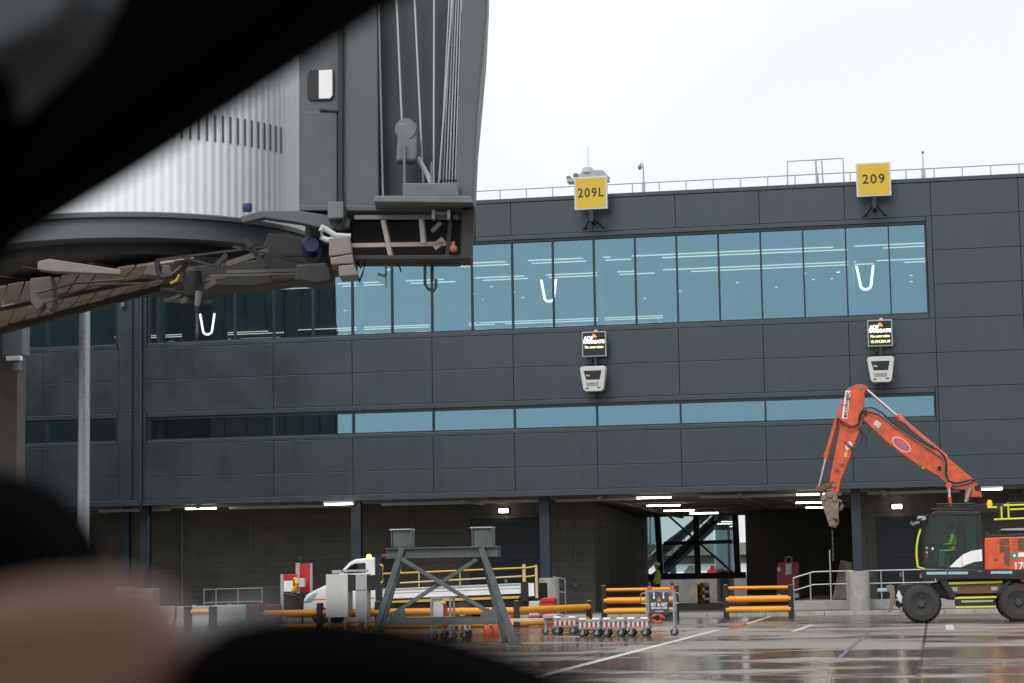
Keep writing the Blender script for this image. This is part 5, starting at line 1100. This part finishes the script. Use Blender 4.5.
MB().lathe(PJ(454, 251.5, -.2), (.1,-1,-.1), [(.04, -.04), (.048, .02), (.038, .055), (.015, .07)], 16).build('orange_lamp', 'orangelens', jb, smooth=True)
# hanging bits under
b = MB(); b.tube([PJ(425, 263), PJ(425, 284), PJ(428, 289), PJ(434, 291), PJ(436, 287), PJ(436, 279)], .018, 6); b.tube([PJ(432, 262, .1), PJ(432, 280, .1)], .02, 6); b.build('hanging_hook', 'black', jb, smooth=True)
b = MB(); b.tube([PJ(386, 263), PJ(386, 287)], .012, 6); b.tube([PJ(378, 274), PJ(384, 276), PJ(387, 273)], .018, 6); b.build('hanging_rod', 'bridge_mid', jb)
MB().tube([PJ(356, 262), PJ(361, 268), PJ(366, 262), PJ(362, 275), PJ(359, 282)], .012, 6).build('loose_cable', 'black', jb, smooth=True)
MB().tube([PJ(396, 262), PJ(400, 268), PJ(401, 272)], .010, 6).build('loose_cable', 'black', jb, smooth=True)
# pipe down the corner and grey box
MB().tube([PJ(341.5, -20, -.1), PJ(341.5, 196, -.1), PJ(342, 205, -.12), PJ(346, 214, -.15), PJ(343, 225, -.15), PJ(339, 232, -.15)], .035, 8).build('cable_conduit', 'bridge_dark', jb, smooth=True)
jp([(329.5, 223), (329.5, 206), (345, 206), (345, 222)], 'junction_box', 'bridge_mid', -.3, -.1)
for q in ([(331, 261), (331, 243), (351, 240), (354, 258)], [(333, 269), (332, 262), (354, 258.5), (356, 268)], [(341, 281), (340, 270), (356, 268.5), (360, 279.5)]): jp(q, 'control_box', 'boxgrey', -.35, .1, None, .015)
b = MB(); b.tube([PJ(352, 240, -.25), PJ(337, 239, -.25), PJ(328, 233, -.25), PJ(324, 230.5, -.25), PJ(322.8, 234, -.25), PJ(323.5, 241, -.25), PJ(329, 243.5, -.25), PJ(335, 243, -.25)], .035, 8); b.build('pale_hose', 'cord', jb, smooth=True)
MB().lathe(PJ(310, 243, .4), (.2,-1,.1), [(.11, -.25), (.13, -.2), (.13, .12), (.09, .2)], 16).build('drive_motor', 'blue', jb, smooth=True)
MB().lathe(PJ(250, 212.5, -.3), (0,0,1), [(.05, -.04), (.06, 0), (.05, .05)], 12).build('blue_beacon', 'blue', jb, smooth=True)
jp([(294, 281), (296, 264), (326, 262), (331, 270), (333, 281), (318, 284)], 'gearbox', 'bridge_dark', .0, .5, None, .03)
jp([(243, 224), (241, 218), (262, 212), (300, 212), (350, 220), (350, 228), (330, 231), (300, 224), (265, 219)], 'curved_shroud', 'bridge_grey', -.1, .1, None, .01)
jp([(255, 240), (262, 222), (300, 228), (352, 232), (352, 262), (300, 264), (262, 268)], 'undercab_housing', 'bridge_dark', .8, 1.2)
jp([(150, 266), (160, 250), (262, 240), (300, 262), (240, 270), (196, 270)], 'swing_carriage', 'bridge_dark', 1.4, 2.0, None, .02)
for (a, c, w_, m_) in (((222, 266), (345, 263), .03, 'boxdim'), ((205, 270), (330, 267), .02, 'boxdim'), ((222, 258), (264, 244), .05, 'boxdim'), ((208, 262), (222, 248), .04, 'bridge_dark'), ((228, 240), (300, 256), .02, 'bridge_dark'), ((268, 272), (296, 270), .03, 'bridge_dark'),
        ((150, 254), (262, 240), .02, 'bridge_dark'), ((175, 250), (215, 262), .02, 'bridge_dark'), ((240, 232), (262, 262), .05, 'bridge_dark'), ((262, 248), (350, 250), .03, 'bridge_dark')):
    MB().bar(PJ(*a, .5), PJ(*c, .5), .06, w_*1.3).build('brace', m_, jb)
# tunnel running away to the left, its underside in brown panels
zt_ = zc0 + .10
Ra = at(136, 290, 1); 
def onz(x_, y_, z_): r = ray(x_, y_); return EYE + r*((z_-EYE.z)/r.z)
pA = onz(165, 283, zt_-.25); pB = onz(0, 328, zt_-.25); dirt = (pB-pA).normalized(); sidev = Vector((-dirt.y, dirt.x, 0))
if sidev.y > 0: sidev = -sidev    # towards the viewer
W_ = 2.9; st0 = pA + dirt*.35; Lt = 40.0
def tpnt(s, w, z): return st0 + dirt*s + sidev*w + Vector((0,0,z))
tn = MB(); tn.hexa([tpnt(0, .05, .05), tpnt(Lt, .05, .05), tpnt(Lt, W_-.05, .05), tpnt(0, W_-.05, .05), tpnt(0, .05, 2.9), tpnt(Lt, .05, 2.9), tpnt(Lt, W_-.05, 2.9), tpnt(0, W_-.05, 2.9)]); tn.build('tunnel', 'bridge_mid', jb)
tu = MB(); s_ = 0
while s_ < Lt:
    for w0, w1 in ((.30, .95), (.98, 1.90), (1.93, 2.60)): tu.hexa([tpnt(s_+.02, w0, -.02), tpnt(s_+1.18, w0, -.02), tpnt(s_+1.18, w1, -.02), tpnt(s_+.02, w1, -.02), tpnt(s_+.02, w0, .04), tpnt(s_+1.18, w0, .04), tpnt(s_+1.18, w1, .04), tpnt(s_+.02, w1, .04)])
    s_ += 1.2
tu.build('underside_panels', 'bridge_brown', jb)
te = MB()
for w0, w1 in ((0, .12), (W_-.12, W_)): te.hexa([tpnt(0, w0, -.12), tpnt(Lt, w0, -.12), tpnt(Lt, w1, -.12), tpnt(0, w1, -.12), tpnt(0, w0, .12), tpnt(Lt, w0, .12), tpnt(Lt, w1, .12), tpnt(0, w1, .12)])
te.build('edge_beam', 'bridge_dark', jb)
tr_ = MB()
for w0 in (.2, .96, 1.92, 2.65): tr_.bar(tpnt(0, w0, -.06), tpnt(Lt, w0, -.06), .05, .05)
for k in range(14): tr_.bar(tpnt(k*2.6+.3, .1, -.07), tpnt(k*2.6+1.4, W_-.1, -.07), .10, .06)
tr_.build('cable_tray', 'bridge_brown', jb)
# brown planks added in place of the tunnel underside, which the ring hides
zp_ = zc0 - .62; fa, fb_, na, nb = onz(158, 286, zp_), onz(-60, 344, zp_), onz(196, 258, zp_), onz(-60, 296, zp_)
pd = MB()
for i in range(14):
    for j, (v0, v1) in enumerate(((.0, .16), (.18, .55), (.57, .98))):
        u0, u1 = i/14+.004, (i+1)/14-.004
        def sp(u, v): return (fa.lerp(fb_, u)).lerp(na.lerp(nb, u), v)
        q = [sp(u0, v0), sp(u1, v0), sp(u1, v1), sp(u0, v1)]; dz = Vector((0, 0, .03)); k0 = Vector((0, 0, .006*((i+j) % 3)))
        pd.hexa([p+k0 for p in q] + [p+k0+dz for p in q])
po_ = pd.build('underside_stand_in', 'bridge_brown', jb)
eb = MB(); eb.bar(fa - Vector((0,0,.03)), fb_ - Vector((0,0,.03)), .05, .10); eb.bar(na.lerp(fa, .45) - Vector((0,0,.03)), nb.lerp(fb_, .45) - Vector((0,0,.03)), .03, .05); eb.build('stand_in_edge', 'bridge_dark', jb)
# bits hanging left
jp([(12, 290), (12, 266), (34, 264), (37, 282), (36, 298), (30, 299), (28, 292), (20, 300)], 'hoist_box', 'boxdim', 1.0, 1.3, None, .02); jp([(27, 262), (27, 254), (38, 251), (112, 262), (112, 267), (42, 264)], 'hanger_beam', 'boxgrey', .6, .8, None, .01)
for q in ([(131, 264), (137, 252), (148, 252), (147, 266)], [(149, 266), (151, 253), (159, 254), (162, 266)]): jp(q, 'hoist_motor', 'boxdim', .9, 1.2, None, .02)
MB().tube([PJ(148, 252, .7), PJ(149, 262, .7), PJ(153, 269, .7), PJ(162, 268, .7), PJ(170, 262, .7), PJ(174, 258, .7)], .035, 8).build('thick_cable', 'black', jb, smooth=True)
MB().tube([PJ(162, 275, .7), PJ(168, 272, .7), PJ(171, 266, .7)], .016, 8).build('yellow_pipe', 'yel', jb, smooth=True)
MB().lathe(PJ(181, 268, 1.0), (0,0,1), [(.09, -.2), (.11, -.1), (.11, .1), (.06, .16)], 16).build('black_motor', 'black', jb, smooth=True)  # motor in the plain black material
for (a, c, w_, m_) in (((168, 290), (205, 268), .06, 'boxdim'), ((190, 268), (222, 262), .04, 'boxdim'), ((150, 289), (168, 283), .03, 'boxdim'), ((150, 288), (200, 290), .05, 'bridge_dark')):
    MB().bar(PJ(*a, 1.1), PJ(*c, 1.1), .08, w_).build('brace', m_, jb)
MB().tube([PJ(189, 281, .9), PJ(188, 289, .9), PJ(187, 296, .9)], [.05, .04, .035], 10).build('small_lamp', 'bridge_mid', jb, smooth=True)
MB().tube([PJ(112, 268, .95), PJ(60, 272, .95), PJ(20, 282, .95)], .015, 6).build('cable_run', 'black', jb, smooth=True)
MB().tube([PJ(130, 272, .95), PJ(80, 274, .95), PJ(30, 292, .95)], .012, 6).build('cable_run', 'black', jb, smooth=True)
# bridge support column with lamp box
v = P(11.5, 400, 38)
sc_ = MB(); sc_.box(v.x-.20, v.x+.20, 37.8, 38.2, 0, zt_-.1); sc_.build('support_column', 'boxdim', jb, bevel=.01)
sc_ = MB(); sc_.box(P(6, 350, 37.6).x, P(27, 350, 37.6).x, 37.4, 37.75, P(10, 357, 37.6).z, P(10, 325, 37.6).z); sc_.build('head_plate', 'bridge_mid', jb, bevel=.03)
sc_ = MB(); sc_.box(P(8, 350, 37.3).x, P(22, 350, 37.3).x, 37.2, 37.35, P(10, 361, 37.3).z, P(10, 356.5, 37.3).z); sc_.build('white_clamp', 'white', jb, bevel=.01)
sc_ = MB(); sc_.lathe(P(17, 368, 37.3), (0,0,1), [(.05, -.08), (.09, -.05), (.09, .08), (.04, .12)], 14); sc_.build('dome_camera', 'bridge_mid', jb, smooth=True)

# unseen blocks added left of view to shade the facade and fill its reflections
wg = thing('unseen_shade_blocks', (-45, 50, 0), 'unseen dark ribbed block with a grey block behind, added left of the stand to darken the facade and its reflections', 'building')
b = MB(); b.box(-33, -29.9, 41, 62, 4.3, 19); b.build('wall', 'dark_wall', wg)
b = MB(); x = -32.9
while x < -30.3: b.box(x, x+.06, 40.97, 41, 4.3, 19); b.box(x, x+.06, 62, 62.03, 4.3, 19); x += 1.4
y = 41.5
while y < 61.5: b.box(-29.9, -29.87, y, y+.06, 4.3, 19); y += 3.1
b.build('ribs', 'dark_wall', wg)
MB().box(-75, -33.01, 41, 60, 4.3, 19).build('wall', 'conc_dark', wg)
for xq in (-40, -60):
    for yq in (44, 52, 60): MB().box(xq-.3, xq+.3, yq-.3, yq+.3, 0, 4.3).build('column', 'navy', wg)

# ---------------------------------------------------------------- vehicle cab round the camera
vc = thing('vehicle_cab', EYE + fw*.75 - Vector((0,0,1.0)), 'black blurred vehicle interior framing the left and bottom of the view', 'vehicle')
def npoly(poly, d, th, name, m, bev=.01, par=None):
    pts = [EYE + ray(x_, y_)*d for x_, y_ in poly]; return MB().prism3(pts, fw*th).build(name, m, par or vc, bevel=bev, smooth=True)
npoly([(-700, 690), (-300, 420), (-40, 262), (120, 165), (250, 80), (392, -12), (560, -130), (900, -400), (700, -600), (190, -190), (105, 10), (60, 100), (20, 165), (-80, 260), (-700, 480)], .78, .05, 'pillar', 'blackp', .012)
npoly([(-900, -700), (400, -700), (180, 0), (60, 200), (-900, 500)], .90, .01, 'trim_panel', 'trim', .003)
npoly([(-60, 130), (-10, 55), (9, 80), (10, 120), (-20, 200)], .80, .02, 'belt_anchor', 'blackp', .008)
npoly([(-900, -500), (115, -60), (60, 22), (-40, 70), (-900, 140)], .87, .012, 'headliner_edge', 'trim', .004)
# instrument hood: a rounded pod at lower left
c0 = EYE + ray(-40, 602)*.74
b = MB(); b.lathe(c0, fw, [(.002, -.045), (.022, -.038), (.034, -.025), (.041, 0), (.041, .03), (.036, .05)], 40); b.build('instrument_pod', 'blackp', vc, smooth=True)
b = MB(); b.lathe(c0 + fw*.02, fw, [(.042, 0), (.0432, .006), (.0432, .024), (.041, .03)], 40); b.build('pod_rim', 'blackp', vc, smooth=True)
# dashboard roll: swept hump
def dash_pts(d): return [EYE + ray(x_, y_)*d for x_, y_ in ((120, 900), (150, 700), (188, 645), (225, 620), (275, 609), (335, 608), (395, 615), (450, 625), (515, 647), (592, 676), (640, 706), (760, 718), (900, 900))]
b = MB(); L0 = [dash_pts(d) for d in (.43, .46, .50)]
for i, s_ in enumerate((-.012, 0, -.004)):
    L0[i] = [p + up*s_ for p in L0[i]]
rows_ = [[b.bm.verts.new(p) for p in r_] for r_ in L0]; 
for i in range(2):
    for k in range(len(rows_[0])-1): b.bm.faces.new((rows_[i][k], rows_[i][k+1], rows_[i+1][k+1], rows_[i+1][k]))
b.bm.faces.new(rows_[0]); b.bm.faces.new(rows_[2][::-1])
for i in range(2): b.bm.faces.new((rows_[i][0], rows_[i+1][0], rows_[i+1][-1], rows_[i][-1]))
b.build('dashboard', 'blackp', vc, smooth=True)
MB().lathe(EYE + ray(232, 640)*.56, (rt*.9 + up*.25), [(.004, -.016), (.007, -.012), (.0085, 0), (.0075, .012), (.004, .016)], 20).build('pale_blur_stand_in', 'ltgrey', vc, smooth=True)  # grey knob added to stand in for an unidentified pale blur
# roof over the seats, door sill
rp = MB(); o0 = EYE - fw*.6; 
rp.hexa([o0 - rt*.9 + up*.38, o0 + rt*.6 + up*.38, o0 + rt*.6 + up*.38 + fw*1.2, o0 - rt*.9 + up*.38 + fw*1.2, o0 - rt*.9 + up*.41, o0 + rt*.6 + up*.41, o0 + rt*.6 + up*.41 + fw*1.2, o0 - rt*.9 + up*.41 + fw*1.2])
rp.build('roof_lining', 'trim', vc)
# steering wheel under the hand
wc = EYE + ray(60, 770)*.64 - up*.19; nrm = (fw*.9 + up*.35).normalized(); b = MB(); pts = []
ax1 = rt; ax2 = nrm.cross(rt).normalized()
if ax2.dot(up) < 0: ax2 = -ax2
for k in range(65): a = 2*math.pi*k/64; pts.append(wc + ax1*math.cos(a)*.185 + ax2*math.sin(a)*.185)
b.tube(pts, .014, 12, cap=False); sw = b.build('steering_wheel', 'blackp', vc, smooth=True)
b = MB(); b.lathe(wc, nrm, [(.05, -.02), (.06, 0), (.05, .02)], 24)
for a in (R(200), R(340), R(90)): b.bar(wc, wc + (ax1*math.cos(a) + ax2*math.sin(a))*.18, .03, .012, nrm)
b.build('spokes', 'blackp', sw, smooth=True)
# the driver's hand on the wheel rim
hp = thing('person', EYE + ray(60, 760)*.62 - Vector((0,0,.8)), 'bare hand and forearm in black sleeve gripping the wheel, blurred at the lower left', 'person')
def H(x_, y_, d): return EYE + ray(x_+48, y_+12)*(d*.78)
parts = []
def chain(js, name='hand_part'):
    return skin_body(name, [(j[0], j[1]) for j in js], [(i, i+1) for i in range(len(js)-1)], 'skin', None, sub=2)
parts.append(chain([(H(-560, 1000, .50), .036), (H(-330, 820, .54), .030), (H(-170, 735, .57), .026), (H(-60, 700, .59), .030), (H(60, 690, .61), .033), (H(120, 700, .62), .030)]))
for (k, (x0, y0, d0)) in enumerate(((110, 655, .60), (135, 668, .615), (140, 690, .63), (130, 715, .645))):
    L = (1.0, 1.08, 1.02, .85)[k]
    parts.append(chain([(H(20, 680+8*k, .60+.012*k), .014), (H(x0, y0, d0), .0125), (H(x0+62*L, y0+30, d0+.004), .0105), (H(x0+78*L, y0+95*L, d0+.004), .0095), (H(x0+38*L, y0+135*L, d0-.004), .0085), (H(x0+8*L, y0+128*L, d0-.010), .0075)]))
parts.append(chain([(H(-60, 700, .585), .016), (H(-10, 745, .575), .0135), (H(50, 785, .575), .0115), (H(105, 800, .585), .0095), (H(130, 798, .59), .008)]))
# one continuous surface
bmj = bmesh.new()
for p in parts: bmj.from_mesh(p.data); me_ = p.data; bpy.data.objects.remove(p); bpy.data.meshes.remove(me_)
mj = bpy.data.meshes.new('hand'); bmj.to_mesh(mj); bmj.free(); tmp = bpy.data.objects.new('tmp', mj); col.objects.link(tmp)
rmod = tmp.modifiers.new('r', 'REMESH'); rmod.mode = 'VOXEL'; rmod.voxel_size = .0016; rmod.use_smooth_shade = True
sm = tmp.modifiers.new('s', 'SMOOTH'); sm.iterations = 6; sm.factor = .5
bpy.context.view_layer.update(); hm = bpy.data.meshes.new_from_object(tmp.evaluated_get(bpy.context.evaluated_depsgraph_get())); bpy.data.objects.remove(tmp)
hm.transform(Matrix.Translation(-wloc(hp))); hm.materials.clear(); hm.materials.append(M['skin']); ho_ = bpy.data.objects.new('hand', hm); col.objects.link(ho_); ho_.parent = hp
b = MB(); b.tube([H(-620, 1050, .49), H(-400, 880, .53), H(-250, 770, .56)], [.050, .044, .038], 24); b.build('sleeve', 'sleeve', hp, smooth=True)

# ---------------------------------------------------------------- world and light
w = bpy.data.worlds.new('World'); sc.world = w; w.use_nodes = True; nt = w.node_tree; bg = nt.nodes['Background']
sky = nt.nodes.new('ShaderNodeTexSky'); sky.sky_type = 'NISHITA'; sky.sun_disc = False; sky.sun_elevation = R(48); sky.sun_rotation = R(205); sky.air_density = 1.0; sky.dust_density = 4; sky.ozone_density = 1
hs_ = nt.nodes.new('ShaderNodeHueSaturation'); hs_.inputs['Saturation'].default_value = .25
mx = nt.nodes.new('ShaderNodeMix'); mx.data_type = 'RGBA'; mx.inputs['Factor'].default_value = .72
tc = nt.nodes.new('ShaderNodeTexCoord'); nz = nt.nodes.new('ShaderNodeTexNoise'); nz.inputs['Scale'].default_value = 2.2; nz.inputs['Detail'].default_value = 5
cr = nt.nodes.new('ShaderNodeMix'); cr.data_type = 'RGBA'; cr.inputs['A'].default_value = (8.0, 8.2, 8.5, 1); cr.inputs['B'].default_value = (11.8, 11.9, 12.1, 1)
sx = nt.nodes.new('ShaderNodeSeparateXYZ'); nt.links.new(tc.outputs['Generated'], sx.inputs[0]); ad = nt.nodes.new('ShaderNodeMath'); ad.operation = 'MULTIPLY_ADD'; ad.inputs[1].default_value = .9; nt.links.new(sx.outputs['Z'], ad.inputs[0])
nt.links.new(tc.outputs['Generated'], nz.inputs['Vector']); cm = nt.nodes.new('ShaderNodeMapRange'); cm.inputs['From Min'].default_value = .62; cm.inputs['From Max'].default_value = 1.25; nt.links.new(nz.outputs['Fac'], ad.inputs[2]); nt.links.new(ad.outputs[0], cm.inputs['Value']); nt.links.new(cm.outputs['Result'], cr.inputs['Factor'])
nt.links.new(sky.outputs[0], hs_.inputs['Color']); nt.links.new(hs_.outputs[0], mx.inputs['A']); nt.links.new(cr.outputs['Result'], mx.inputs['B']); nt.links.new(mx.outputs['Result'], bg.inputs['Color'])
bg.inputs['Strength'].default_value = .138
sd = bpy.data.lights.new('sun', 'SUN'); sd.energy = 1.25; sd.angle = R(18); sd.color = (1, .97, .93)
so = bpy.data.objects.new('sun', sd); col.objects.link(so); so.rotation_euler = Vector((.16, .68, -.72)).to_track_quat('-Z', 'Y').to_euler()
vs = sc.view_settings; vs.view_transform = 'Standard'; vs.look = 'None'; vs.gamma = 1; vs.exposure = 0; vs.use_curve_mapping = False
sc.render.engine = 'CYCLES'; sc.cycles.max_bounces = 8; sc.cycles.transparent_max_bounces = 16; sc.cycles.caustics_reflective = False
